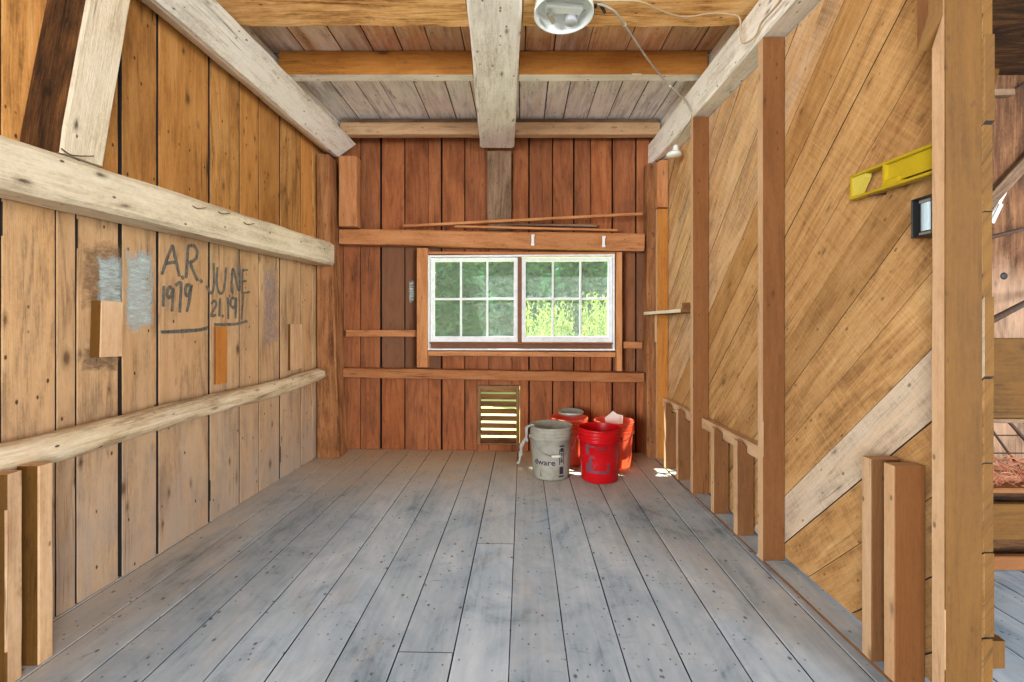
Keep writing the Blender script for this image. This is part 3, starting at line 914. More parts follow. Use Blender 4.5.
for n_, (x0, x1, of) in enumerate(((-.676, .048, .018), (.082, .818, .022))):
    z0, z1 = .912, 1.608 - .004 * n_
    sh = MB()
    r_ = .032
    wbar(sh, x0, x0 + r_, z0, z1, of - .02, of + .016); wbar(sh, x1 - r_, x1, z0, z1, of - .02, of + .016)
    wbar(sh, x0 + r_, x1 - r_, z0, z0 + .046, of - .02, of + .016); wbar(sh, x0 + r_, x1 - r_, z1 - .030, z1, of - .02, of + .016)
    sash = sh.build('sash', 'sash', win)
    iw = x1 - x0 - 2 * r_
    mu = MB()
    for k in (1, 2): wbar(mu, x0 + r_ + iw * k / 3 - .008, x0 + r_ + iw * k / 3 + .008, z0 + .046, z1 - .030, of - .014, of + .010)
    zm = (z0 + .046 + z1 - .030) / 2
    wbar(mu, x0 + r_, x1 - r_, zm - .009, zm + .009, of - .013, of + .009)
    mu.build('muntin', 'sash', sash)
    gl = MB()
    gl.timber(BW(x0 + r_ - .004, zm, of - .004), BW(x1 - r_ + .004, zm, of - .004), .002, z1 - z0 - .07, (0, 0, 1), .0)
    gl.build('glass', 'glass', sash)

# ------------------------------------------------------------------ louvre vent
ve = empty('louvre_vent', BW(-.114, .055, 0))
tag(ve, 'small wooden louvre vent low in the far wall beside the grey pail', 'vent')
fr = MB()
wbar(fr, -.290, -.262, .058, .548, -.05, .008, tint=(.6, .3, 0, 1)); wbar(fr, .034, .062, .058, .548, -.05, .008, tint=(.5, .3, 0, 1))
wbar(fr, -.262, .034, .520, .548, -.05, .008, tint=(.5, .3, 0, 1)); wbar(fr, -.262, .034, .058, .070, -.05, .008, tint=(.5, .3, 0, 1))
fr.build('vent_frame', 'vent', ve)
sl = MB()
up_s = (NB * .80 + V((0, 0, 1)) * .60).normalized()
for k in range(8):
    z = .512 - .0605 * k
    n_up = V((0, 0, 1)) * .62 - NB * .785
    sl.timber(BW(-.261, z, -.022), BW(.033, z - .001, -.022), .063, .009, n_up, .002, 4, .001)
sl.build('slats', 'vent', ve)

# ------------------------------------------------------------------ right wall framing
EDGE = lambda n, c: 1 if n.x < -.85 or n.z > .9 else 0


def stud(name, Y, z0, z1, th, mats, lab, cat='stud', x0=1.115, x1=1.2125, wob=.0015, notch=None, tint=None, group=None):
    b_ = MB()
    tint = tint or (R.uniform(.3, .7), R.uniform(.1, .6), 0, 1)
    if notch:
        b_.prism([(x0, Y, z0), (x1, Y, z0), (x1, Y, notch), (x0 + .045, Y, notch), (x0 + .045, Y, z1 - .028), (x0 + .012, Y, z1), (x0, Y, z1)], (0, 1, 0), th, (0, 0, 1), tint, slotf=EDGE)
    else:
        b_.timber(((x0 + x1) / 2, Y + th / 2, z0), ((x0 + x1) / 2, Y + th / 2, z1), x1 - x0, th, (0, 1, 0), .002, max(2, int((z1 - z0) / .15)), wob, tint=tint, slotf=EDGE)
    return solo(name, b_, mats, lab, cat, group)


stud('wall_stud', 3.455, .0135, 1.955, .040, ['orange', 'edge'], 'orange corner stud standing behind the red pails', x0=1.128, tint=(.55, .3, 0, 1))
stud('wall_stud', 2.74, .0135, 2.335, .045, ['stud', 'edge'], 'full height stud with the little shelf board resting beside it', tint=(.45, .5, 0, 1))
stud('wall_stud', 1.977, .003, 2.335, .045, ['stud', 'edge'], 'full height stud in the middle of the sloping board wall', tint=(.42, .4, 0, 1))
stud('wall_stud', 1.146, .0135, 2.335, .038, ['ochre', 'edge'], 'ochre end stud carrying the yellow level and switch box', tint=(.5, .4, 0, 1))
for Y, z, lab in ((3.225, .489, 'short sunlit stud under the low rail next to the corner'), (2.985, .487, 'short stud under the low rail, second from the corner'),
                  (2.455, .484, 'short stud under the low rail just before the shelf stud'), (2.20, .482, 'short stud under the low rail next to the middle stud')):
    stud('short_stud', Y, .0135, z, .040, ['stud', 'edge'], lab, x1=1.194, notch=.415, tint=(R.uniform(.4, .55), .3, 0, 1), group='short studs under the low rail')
b = MB()
b.timber((1.189, 2.789, .452), (1.189, 3.45, .458), .044, .064, (0, 0, 1), .003, 10, .0012, tint=(.7, .2, 0, 1))
solo('low_rail', b, 'edge', 'low horizontal rail over the short studs beside the corner', 'rail')
b = MB()
b.timber((1.189, 2.026, .448), (1.189, 2.736, .452), .044, .064, (0, 0, 1), .003, 10, .0015, tint=(.6, .2, 0, 1))
solo('low_rail', b, 'edge', 'low horizontal rail over the short studs beside the middle stud', 'rail')
for y0, y1, lab in ((.40, 1.970, 'dusty sole plate board on the floor under the two stub posts'), (2.030, 3.495, 'dusty sole plate board on the floor under the short studs')):
    b = MB().timber((1.164, y0, .0065), (1.164, y1, .0065), .098, .0115, (0, 0, 1), .003, 24, .0012, tint=(.6, .2, .3, 1), slotf=lambda n, c: 1 if n.x < -.5 else 0)
    solo('sole_plate', b, ['floor', 'stud'], lab, 'board')
for Y, z, lab, tn in ((1.380, .640, 'weathered grey edged stub post behind the cleaner brown stub', (.25, .3, 0, 1)), (1.296, .645, 'clean brown stub post standing beside the ochre end stud', (.5, .7, 0, 1))):
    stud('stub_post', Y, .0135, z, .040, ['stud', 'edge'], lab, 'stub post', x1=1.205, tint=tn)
# block with a slanted foot, nailed to the end stud
b = MB()
b.prism([(1.076, 1.150, 1.785), (1.113, 1.150, 1.785), (1.113, 1.150, 2.33), (1.076, 1.150, 2.33)], (0, 1, 0), .032, (0, 0, 1), (.5, .3, 0, 1), slotf=lambda n, c: 1 if n.x < -.6 else 0)
for v in b.bm.verts:
    if v.co.z < 1.9 and v.co.y < 1.16: v.co.z += .075
solo('hanging_block', b, ['ochre', 'stud'], 'wood block with slanted foot nailed high on the ochre end stud', 'block')
# block low on the outer side of the wall end
b = MB().box((1.2462, 1.162, .16), (1.29, 1.21, .232), .003, tint=(.5, .2, 0, 1))
solo('nailed_block', b, 'ochre', 'small ochre block nailed low behind the wall end', 'block')

# little shelf board with an offcut
b = MB()
b.prism([(1.062, 2.800, 1.134), (1.2115, 2.800, 1.134), (1.2115, 3.44, 1.130), (1.018, 3.44, 1.130)], (0, 0, 1), .022, (0, 1, 0), (.6, .2, 0, 1), slotf=lambda n, c: 1 if (n.x < -.6 or n.z > .5) else 0)
solo('shelf_board', b, ['stud', 'hewn'], 'small pale shelf board on the sloping board wall', 'shelf')
b = MB().box((1.095, 2.83, 1.1575), (1.135, 2.865, 1.196), .002, tint=(.3, .4, 0, 1))
solo('wood_offcut', b, 'stud', 'small brown wood offcut standing on the shelf board', 'offcut')
b = MB().timber((1.122, 3.474, .92), (1.122, 3.474, 1.128), .010, .03, (0, 1, 0), .002, 4, .001, tint=(.9, .1, 0, 1))
solo('shelf_cleat', b, 'edge', 'thin pale cleat on the corner stud under the shelf board end', 'cleat')

# ------------------------------------------------------------------ left wall pieces
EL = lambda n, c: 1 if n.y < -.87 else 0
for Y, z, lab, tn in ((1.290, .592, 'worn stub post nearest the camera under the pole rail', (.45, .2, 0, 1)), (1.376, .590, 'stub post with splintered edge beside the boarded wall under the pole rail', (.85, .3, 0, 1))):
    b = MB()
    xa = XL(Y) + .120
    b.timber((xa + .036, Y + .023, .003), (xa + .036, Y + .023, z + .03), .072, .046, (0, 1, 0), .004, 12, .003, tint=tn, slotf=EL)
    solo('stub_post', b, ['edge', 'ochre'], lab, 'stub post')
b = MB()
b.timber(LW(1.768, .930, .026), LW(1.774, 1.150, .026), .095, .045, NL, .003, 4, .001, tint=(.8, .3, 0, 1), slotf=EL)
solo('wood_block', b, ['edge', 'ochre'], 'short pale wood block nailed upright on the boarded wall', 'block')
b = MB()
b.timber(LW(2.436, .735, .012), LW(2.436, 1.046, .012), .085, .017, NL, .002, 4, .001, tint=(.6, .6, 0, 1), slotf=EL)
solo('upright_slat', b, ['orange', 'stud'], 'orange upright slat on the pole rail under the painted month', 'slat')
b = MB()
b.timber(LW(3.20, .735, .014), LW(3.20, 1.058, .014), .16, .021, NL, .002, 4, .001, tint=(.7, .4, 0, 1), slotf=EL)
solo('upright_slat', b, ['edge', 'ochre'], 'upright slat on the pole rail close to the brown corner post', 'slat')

# bent nails in the long timber
for px, py, lab in ((72, 154.5, 'large bent rusty nail in the long timber below the brace'), (197, 208, 'bent nail in the long timber, middle of its length'), (222, 213.5, 'short bent nail in the long timber'), (247, 224, 'bent nail in the long timber nearest the corner post')):
    Y = 1.718 / ((512 - px) / F + .0458) * .895
    c0 = at(px, py, Y); c0.x = XL(Y) + .1765
    k_ = .5 if px > 100 else .8
    s_ = MB().tube([c0 + V((-.004, -.035 * k_, .012 * k_)), c0 + V((.006, -.005 * k_, -.004 * k_)), c0 + V((.016, .05 * k_, .012 * k_)), c0 + V((.02, .075 * k_, .022 * k_))], .0022, 6)
    solo('bent_nail', s_, 'iron', lab, 'nail')

# painted lettering on the boards
def zc(p): return (140 + p[0] / 5.246, 220 + p[1] / 5.246)


strokes = [
    [(113, 287), (140, 205), (170, 130)], [(168, 130), (188, 215), (205, 297)], [(130, 228), (192, 220)], [(217, 292), (226, 312)],
    [(252, 130), (246, 215), (240, 306)], [(250, 136), (280, 136), (298, 165), (290, 205), (252, 226)], [(262, 224), (280, 272), (302, 320)], [(314, 312), (324, 330)],
    [(124, 345), (121, 455)], [(171, 366), (152, 352), (140, 390), (155, 408), (171, 372)], [(173, 358), (166, 480)],
    [(184, 345), (213, 330), (211, 410), (207, 486)], [(264, 345), (243, 342), (236, 385), (252, 395), (268, 345)], [(269, 338), (258, 420), (244, 482)],
    [(108, 585), (170, 583), (240, 577), (300, 575), (356, 562)], [(112, 590), (200, 588), (290, 582), (350, 572)],
    [(385, 225), (387, 330), (374, 384), (346, 346)], [(405, 246), (402, 335), (418, 385), (440, 360), (450, 248)],
    [(478, 382), (486, 255), (518, 372), (520, 236)], [(537, 258), (534, 382)], [(535, 264), (566, 262)], [(534, 322), (558, 320)], [(532, 384), (576, 378)],
    [(374, 440), (388, 424), (398, 445), (372, 500), (398, 498)], [(420, 410), (414, 506)], [(429, 498), (436, 510)], [(460, 405), (462, 520)],
    [(500, 415), (480, 410), (474, 445), (492, 458), (502, 420)], [(503, 405), (500, 516)], [(540, 390), (532, 522)],
    [(388, 548), (450, 548), (505, 545), (562, 530)],
]
pm = MB()
for st_ in strokes:
    P = [zc(p) for p in st_]
    thick = 1.75 if st_[0][0] < 345 else 1.35
    if st_ in strokes[14:16]: thick = 1.2
    if st_[0][0] > 525: thick = 1.1
    Q = []
    for i in range(len(P) - 1):
        n_ = 8
        p0, p1, p2, p3 = P[max(i - 1, 0)], P[i], P[i + 1], P[min(i + 2, len(P) - 1)]
        for k in range(n_):
            t = k / n_
            Q.append(tuple(.5 * ((2 * p1[c]) + (p2[c] - p0[c]) * t + (2 * p0[c] - 5 * p1[c] + 4 * p2[c] - p3[c]) * t * t + (3 * p1[c] - p0[c] - 3 * p2[c] + p3[c]) * t ** 3) for c in (0, 1)))
    Q.append(P[-1])
    prev = None
    for i, q in enumerate(Q):
        a_, b_ = Q[max(i - 1, 0)], Q[min(i + 1, len(Q) - 1)]
        dx, dy = b_[0] - a_[0], b_[1] - a_[1]
        l_ = math.hypot(dx, dy) or 1
        tt = thick * (1 + R.uniform(-.12, .12)) * (.8 if i in (0, len(Q) - 1) else 1)
        nx, ny = -dy / l_ * tt * .8, dx / l_ * tt
        A = [pm.bm.verts.new(left_px(q[0] + nx, q[1] + ny, o)) for o in (.0008, .0022)]
        B = [pm.bm.verts.new(left_px(q[0] - nx, q[1] - ny, o)) for o in (.0008, .0022)]
        if prev:
            pm.face([prev[0][1], prev[1][1], B[1], A[1]]); pm.face([prev[0][0], A[0], B[0], prev[1][0]])
            pm.face([prev[0][0], prev[0][1], A[1], A[0]]); pm.face([prev[1][1], prev[1][0], B[0], B[1]])
        prev = (A, B)


def worn_paint():
    k = NT('worn black brush lettering')
    tc = k.n('ShaderNodeTexCoord').outputs['Object']
    n = k.noise(k.mapping(tc, (70, 70, 30)), 1, 6, .75, .4)
    b_ = k.bsdf(k.mix(n, rgb(74, 70, 62), rgb(126, 116, 100)), .9)
    tr = k.n('ShaderNodeBsdfTransparent')
    mx = k.n('ShaderNodeMixShader'); k.l(k.ramp(n, [(.36, 0.45), (.5, .92)]), mx.inputs[0])
    k.l(tr.outputs[0], mx.inputs[1]); k.l(b_.outputs[0], mx.inputs[2]); k.l(mx.outputs[0], k.out.inputs[0])
    return k.m


M['lettering'] = worn_paint()
o = pm.build('painted_lettering', 'lettering', wall_left)
o['label'] = 'dark brush painted initials and dates'


def smear(px0, py0, px1, py1, m, off, lab):
    s_ = MB()
    c = [left_px(px0, py1, off), left_px(px1, py1, off), left_px(px1, py0, off), left_px(px0, py0, off)]
    vs = [s_.bm.verts.new(p) for p in c]
    s_.face(vs, [(0, 0), (1, 0), (1, 1), (0, 1)])
    vs2 = [s_.bm.verts.new(p - NL * .0006) for p in c]
    s_.face(list(reversed(vs2)), [(0, 1), (1, 1), (1, 0), (0, 0)])
    o_ = s_.build('paint_smear', m, wall_left); o_['label'] = lab


smear(80, 240, 123, 312, 'smear_brown', .0012, 'brownish grey paint smear')
smear(96, 254, 123, 312, 'smear_white', .0026, 'pale blue white paint smear')
smear(124, 248, 154, 334, 'smear_white', .0022, 'pale blue white paint smear')
smear(262, 262, 279, 350, 'smear_grey', .0012, 'faded grey stain')
smear(80, 346, 120, 372, 'smear_brown', .0012, 'brownish grey paint smear')
# white brush mark on a far wall board
s_ = MB()
c = [BW(-.868, 1.235, .0022), BW(-.815, 1.235, .0022), BW(-.815, 1.43, .0022), BW(-.868, 1.43, .0022)]
s_.face([s_.bm.verts.new(p) for p in c], [(0, 0), (1, 0), (1, 1), (0, 1)])
s_.face(list(reversed([s_.bm.verts.new(p - NB * .0006) for p in c])), [(0, 1), (1, 1), (1, 0), (0, 0)])
o = s_.build('paint_smear', 'smear_white', wall_back); o['label'] = 'white brush mark'

# ------------------------------------------------------------------ pails
def pail(name, x, y, top, rb, rt, mats, lab, rot, bail=None, ribs=3):
    root = empty(name, (x, y, .0))
    tag(root, lab, 'bucket')
    def rad(z): return rb + (rt - rb) * z / top
    t = .0025
    pr_ = [(0, .004), (rb - .012, .004), (rb - .004, .006), (rb, .014)]
    z = top - .085
    pr_ += [(rad(z * .5), z * .5), (rad(z), z)]
    for k in range(ribs):
        zz = top - .082 + k * .022
        e = .007
        pr_ += [(rad(zz) + e, zz + .001), (rad(zz) + e, zz + .006), (rad(zz) + .001, zz + .007), (rad(zz) + .001, zz + .020)]
    pr_ += [(rt + .006, top - .012), (rt + .007, top - .003), (rt + .004, top), (rt - t, top), (rt - t - .001, top - .006), (rad(top * .5) - t, top * .5), (rb - t, .012), (0, .010)]
    mb = MB().lathe(pr_, (x, y, .001), 56)
    body = mb.build('body', mats[0], root)
    # bail: ears and wire
    ca, sa = math.cos(rot), math.sin(rot)
    ez = top - .075
    for sg in (-1, 1):
        ears = MB()
        p = V((x + sg * ca * (rad(ez) + .004), y + sg * sa * (rad(ez) + .004), ez))
        ears.lathe([(0, -.008), (.012, -.008), (.014, 0), (.012, .010), (0, .012)], p, 14, axis=(sg * ca, sg * sa, 0))
        ears.build('handle_ear', mats[0], root)
    wpts = []
    R0 = rad(ez) + .016
    for k in range(17):
        th = math.pi * k / 16
        q = V((math.cos(th) * R0 * ca - 0, math.cos(th) * R0 * sa, 0))
        if bail == 'front':
            # hangs down over the side facing the room
            out = V((sa, -ca, 0)) * (math.sin(th) ** .5 * R0 * (1.0))
            wpts.append(V((x, y, ez - .105 * math.sin(th))) + q + out * (1 - .03 * math.sin(th)))
        elif bail == 'side':
            out = V((sa, -ca, 0)) * (math.sin(th) ** .5 * R0)
            wpts.append(V((x, y, ez - .06 * math.sin(th))) + q + out)
        else:
            out = V((-sa, ca, 0)) * (math.sin(th) ** .5 * R0)
            wpts.append(V((x, y, ez - .12 * math.sin(th))) + q + out)
    wr = MB().tube(wpts, .0024, 8, sub=2)
    hb = wr.build('handle', 'wire', root)
    gp = MB().tube([wpts[7], wpts[8], wpts[9]], .009, 10, sub=4)
    gp.build('grip', 'grip', hb)
    return root


def wrap(root, x, y, rb, rt, top, th0, z0, shapes, name, mat, off=.0012, lab=None):
    """flat print bent round the pail: shapes are polygons of (arc metres, height)"""
    s_ = MB()
    for poly in shapes:
        # cut long polygons into strips so that they follow the curve
        vs = []
        def pt(u, v, o):
            r = rb + (rt - rb) * (z0 + v) / top + o
            a = th0 + u / r
            return V((x + r * math.cos(a), y + r * math.sin(a), z0 + v))
        us = [p[0] for p in poly]
        n = max(1, int((max(us) - min(us)) / .006)) if len(poly) == 4 else 1
        if len(poly) == 4 and n > 1:
            (a0, c0), (a1, c1), (a2, c2), (a3, c3) = poly
            for k in range(n):
                f0, f1 = k / n, (k + 1) / n
                q = [(a0 + (a1 - a0) * f0, c0 + (c1 - c0) * f0), (a0 + (a1 - a0) * f1, c0 + (c1 - c0) * f1), (a3 + (a2 - a3) * f1, c3 + (c2 - c3) * f1), (a3 + (a2 - a3) * f0, c3 + (c2 - c3) * f0)]
                s_.face([s_.bm.verts.new(pt(u, v, off)) for u, v in q], smooth=True)
        else:
            s_.face([s_.bm.verts.new(pt(u, v, off)) for u, v in poly])
    o_ = s_.build(name, mat, root)
    if lab: o_['label'] = lab
    return o_


def text_polys(body, size):
    cu = bpy.data.curves.new('t', 'FONT'); cu.body = body; cu.size = size; cu.resolution_u = 3; cu.offset = .0009
    ob = bpy.data.objects.new('t', cu); C.objects.link(ob)
    bpy.context.view_layer.update()
    me = bpy.data.meshes.new_from_object(ob.evaluated_get(bpy.context.evaluated_depsgraph_get()))
    polys = [[tuple(me.vertices[i].co[:2]) for i in p.vertices] for p in me.polygons]
    bpy.data.objects.remove(ob); bpy.data.curves.remove(cu); bpy.data.meshes.remove(me)
    return polys


def rect(u0, v0, u1, v1): return [(u0, v0), (u1, v0), (u1, v1), (u0, v1)]


# dusty white pail
gxp, gyp = .272, 3.110
GB, GT, GH = .127, .144, .358
pg = pail('pail', gxp, gyp, GH, GB, GT, ['pail_grey'], 'dusty white pail with a rope on its rim and dark printing', math.radians(8), 'front')
front = math.atan2(-gyp, -gxp)                      # direction towards the camera
tp = text_polys('dware', .054)
wrap(pg, gxp, gyp, GB, GT, GH, front - .95, .112, [[(u * 1.15, v) for u, v in p] for p in tp], 'printing', 'ink_blue', lab='dark blue lettering')
pn = [rect(0, 0, .038, .010), rect(0, .205, .038, .215), rect(.004, .020, .034, .070), rect(.0, .085, .006, .19), rect(.032, .085, .038, .19),
      [(.010, .10), (.028, .10), (.019, .135)], rect(.010, .145, .028, .152), rect(.010, .158, .028, .165), rect(.008, .172, .030, .198)]
wrap(pg, gxp, gyp, GB, GT, GH, front + .42, .03, pn, 'printing', 'ink', lab='dark printed warning panel')
pn = [[(.0, .0), (.004, 0), (.006, .04), (.003, .045)], [(.008, .0), (.011, 0), (.010, .02), (.008, .02)]]
wrap(pg, gxp, gyp, GB, GT, GH, front - .58, .03, pn, 'scuff', 'ink')
# rope tied at its rim
rp = MB()
rx, ry = gxp - .166, gyp - .012
base_pts = [V((gxp - .128, gyp - .062, .3700)), V((rx - .004, ry - .045, .350)), V((rx - .006, ry - .02, .285)), V((rx - .028, ry, .235)), V((rx - .046, ry, .170)), V((rx - .052, ry - .004, .120)), V((rx - .066, ry - .01, .092))]
for sft in (-.006, .006):
    q = []
    for i, p in enumerate(base_pts):
        a_ = i * 2.2 + (0 if sft < 0 else math.pi)
        q.append(p + V((math.cos(a_) * .006, math.sin(a_) * .006, 0)))
    rp.tube(q, .006, 8)
rp.tube([V((rx - .016, ry - .012, .262)), V((rx + .0, ry - .024, .250)), V((rx - .005, ry - .03, .27)), V((rx - .022, ry - .015, .255))], .007, 8)
rp.tube([V((rx - .02, ry, .245)), V((rx - .05, ry - .01, .215)), V((rx - .036, ry - .01, .15))], .004, 8)
solo('rope', rp, 'rope', 'grey rope hanging from the rim of the dusty white pail', 'rope')

# bright red pail in front
rxp, ryp = .599, 3.048
pr_ = pail('pail', rxp, ryp, .356, .124, .141, ['pail_red'], 'bright red pail with a worn dark label', math.radians(-12), 'none')
front = math.atan2(-ryp, -rxp)
T0 = front - .14
lb = [rect(-.078, 0, .085, .016), rect(-.078, .016, -.058, .062), rect(-.078, .118, -.052, .190), rect(-.058, .016, -.036, .040), rect(-.036, .016, -.022, .028),
      [(-.058, .040), (-.040, .040), (-.034, .085), (-.052, .098)], [(-.040, .045), (-.026, .06), (-.028, .078), (-.038, .08)], [(-.052, .098), (-.036, .088), (-.028, .112), (-.046, .118)],
      [(-.026, .098), (-.012, .10), (-.016, .118), (-.026, .116)], [(-.02, .03), (-.008, .034), (-.010, .056), (-.02, .05)], rect(.070, .016, .085, .072), rect(-.05, .172, -.01, .180)]
wrap(pr_, rxp, ryp, .124, .141, .356, T0, .075, lb, 'label_print', 'label_grey', lab='worn dark grey label print')
lb = [rect(-.02 + .006 * i, .158, -.02 + .006 * i + .004, .166) for i in range(16)] + [rect(.01 + .006 * i, .143, .01 + .006 * i + .004, .150) for i in range(9)]
wrap(pr_, rxp, ryp, .124, .141, .356, T0, .085, lb, 'label_print', 'ink', lab='small dark printing')

# coral pail with a lid laid across, behind the white one
pc = pail('pail', .440, 3.425, .346, .122, .138, ['pail_coral'], 'coral red pail with a grey lid laid across its rim', math.radians(20), 'none')
b = MB()
rim = [(.070 * math.cos(a_ / 20 * 6.283) * (1.55), .070 * math.sin(a_ / 20 * 6.283)) for a_ in range(20)]
b.lathe([(0, 0), (.128, 0), (.133, .004), (.133, .014), (.126, .018), (.118, .012), (0, .012)], (0, 0, 0), 36)
for v in b.bm.verts:
    v.co = V((v.co.x * .74, v.co.y * .52, v.co.z))
    v.co = Matrix.Rotation(math.radians(10), 4, 'X') @ v.co
    v.co += V((.462, 3.488, .3625))
solo('plastic_cover', b, 'lid', 'grey plastic lid lying on the coral red pail', 'lid')

# coral pail with paper in it
pp2 = pail('pail', .766, 3.345, .340, .124, .142, ['pail_coral'], 'coral red pail with white paper sticking out', math.radians(-30), 'side')
b = MB()
b.prism([(.700, 3.30, .290), (.800, 3.335, .285), (.815, 3.35, .362), (.758, 3.34, .408), (.690, 3.31, .362)], (.15, -.9, .25), .002, (0, 0, 1))
b.prism([(.745, 3.345, .29), (.835, 3.36, .29), (.842, 3.375, .365), (.78, 3.36, .385)], (.05, -.9, .35), .002, (0, 0, 1))
solo('paper', b, 'paper', 'crumpled white paper standing in the coral red pail', 'paper')

# ------------------------------------------------------------------ ceiling fixture and wiring
lx, ly, lz = .236, 2.030, 2.536
lamp = empty('ceiling_lamp', (lx, ly, lz))
tag(lamp, 'round white enamel lamp pan without its tube under the rough joist', 'lamp')
MB().lathe([(0, 0), (.118, 0), (.128, -.004), (.134, -.040), (.136, -.066), (.132, -.068), (.128, -.058), (.124, -.024), (.110, -.016), (0, -.016)], (lx, ly, lz), 48).build('pan', 'enamel', lamp)
b = MB()
b.timber((lx - .085, ly + .0, lz - .028), (lx + .085, ly + .02, lz - .028), .05, .024, (0, 0, 1), .006)
b.build('ballast_cover', 'enamel', lamp)
b = MB().lathe([(0, -.018), (.026, -.018), (.030, -.024), (.030, -.058), (.026, -.062), (0, -.062)], (lx + .040, ly + .062, lz), 28)
b.build('tube_socket', 'greyplastic', lamp)
b = MB()
b.timber((lx - .062, ly - .0, lz - .020), (lx - .062, ly + .0, lz - .070), .014, .004, (0, 1, 0), .001)
b.timber((lx - .068, ly + .01, lz - .052), (lx - .04, ly + .055, lz - .064), .02, .014, (0, 0, 1), .002)
b.build('spring_clip', 'metal', lamp)
b = MB()
b.tube([(lx + .05, ly + .03, lz - .03), (lx + .07, ly + .05, lz - .055), (lx + .085, ly + .03, lz - .04), (lx + .10, ly + .01, lz - .035)], .0025, 6)
b.build('lead_wire', 'cable', lamp)

# cable hanging from the lamp to the plate beam
b = MB()
b.tube([at(597, 4, 2.02), at(605, 6, 2.03), at(616, 13, 2.065), at(626, 27, 2.14), at(640, 48, 2.27), at(656, 70, 2.42), at(676, 92, 2.53), at(686, 101, 2.585), at(692, 112, 2.61)], .0055, 8)
hc = solo('hanging_cable', b, 'cable', 'grey cable hanging from the lamp pan to the plate beam', 'cable')
for p in (at(624.5, 24.5, 2.128), at(670, 86, 2.50)):
    MB().lathe([(0, -.006), (.0068, -.006), (.0068, .006), (0, .006)], p, 10, axis=(.5, .6, -.6)).build('tie', 'enamel', hc)
b = MB().tube([at(595, 7, 2.05), at(599, 4, 2.055), at(603, 9, 2.06), at(605, 13, 2.06)], .007, 8)
b.tube([at(594, 4, 2.05), at(594, 12, 2.05), at(593, 17, 2.05)], .0028, 6)
b.build('taped_joint', 'black', hc)
# second cable lying along the joist to the plate
b = MB()
P2 = [at(590, 1, 2.012), at(615, 0, 2.012), at(640, 3, 2.02), at(660, 13, 2.075), at(684, 21, 2.12), at(712, 17.5, 2.095), at(734, 15, 2.07), at(740, 20, 2.07), at(741, 38, 2.07), at(746, 43, 2.06), at(757, 35, 2.0), at(762, 22, 1.94), at(778, 4, 1.82), at(790, -14, 1.72)]
for i, p in enumerate(P2):
    if i < 6: p.z = 2.535 - .012
    if i >= 7: p.x = min(p.x, 1.098)
b.tube(P2, .0045, 8)
solo('stapled_cable', b, 'cable_tan', 'tan cable running along the rough joist and looping on the plate beam', 'cable')

# porcelain lampholder near the corner
pl_ = at(674, 154, 3.08)
hold = empty('lampholder', pl_)
tag(hold, 'white porcelain lampholder under the plate beam near the corner', 'lamp')
MB().lathe([(0, .0), (.040, 0), (.050, -.008), (.052, -.020), (.040, -.030), (0, -.032)][::-1], pl_ + V((0, 0, .012)), 28).build('base', 'porcelain', hold)
MB().lathe([(0, .060), (.012, .060), (.017, .052), (.020, .030), (.024, .018), (.024, .010), (0, .010)], pl_ + V((.012, 0, .0)), 20).build('neck', 'porcelain', hold)
b = MB().tube([pl_ + V((-.04, 0, .0)), pl_ + V((-.075, .03, -.02)), pl_ + V((-.095, .06, -.03)), pl_ + V((-.10, .08, -.015))], .004, 8)
b.build('wire', 'black', hold)
b = MB().tube([pl_ + V((.012, 0, .058)), pl_ + V((.016, -.1, .105)), at(690, 121, 2.66), at(692, 113, 2.615)], .003, 8)
b.build('feed_wire', 'cable', hold)

# ------------------------------------------------------------------ yellow level and switch box on the end stud
lv = empty('spirit_level', (1.18, 1.40, 1.50))
tag(lv, 'yellow plastic spirit level lying against the sloping boards', 'level')
A, B_ = V((1.1965, 1.555, 1.536)), V((1.172, 1.190, 1.516))
d = (B_ - A).normalized(); sd = V((d.y, -d.x, 0)) * -1; up = V((0, 0, 1))
def lvp(t, z): return A + (B_ - A) * t + V((0, 0, z))
b = MB()
b.timber(lvp(0, .038), lvp(1, .038), .030, .009, up, .002)
b.timber(lvp(0, -.038), lvp(1, -.038), .030, .009, up, .002)
b.timber(lvp(0, 0), lvp(.02, 0), .030, .085, up, .002)
b.build('frame', 'yellow', lv)
b = MB()
b.timber(lvp(.42, .005), lvp(1, .005), .006, .060, up, .001)
b.timber(lvp(.40, 0), lvp(.425, 0), .028, .076, up, .001)
b.timber(lvp(.43, -.026), lvp(.56, -.026), .026, .020, up, .002)
b.build('web', 'yellow', lv)
b = MB()
q0, q1, q2, q3 = lvp(.02, -.032), lvp(.02, .032), lvp(.18, .032), lvp(.08, -.032)
b.prism([q0 + V((-.011, 0, 0)), q3 + V((-.011, 0, 0)), q2 + V((-.011, 0, -.012)), q2 + V((-.011, 0, 0)), q1 + V((-.011, 0, 0))], (1, 0, 0), .022, (0, 1, 0))
b.build('end_cap', plain('pale yellow plastic', rgb(208, 188, 80), .4, .15, 12), lv)
b = MB().tube([lvp(.30, -.034) + V((-.03, 0, -.02)), lvp(.30, -.046) + V((.03, 0, 0))], .003, 8, curve=False)
b.build('resting_nail', 'iron', lv)

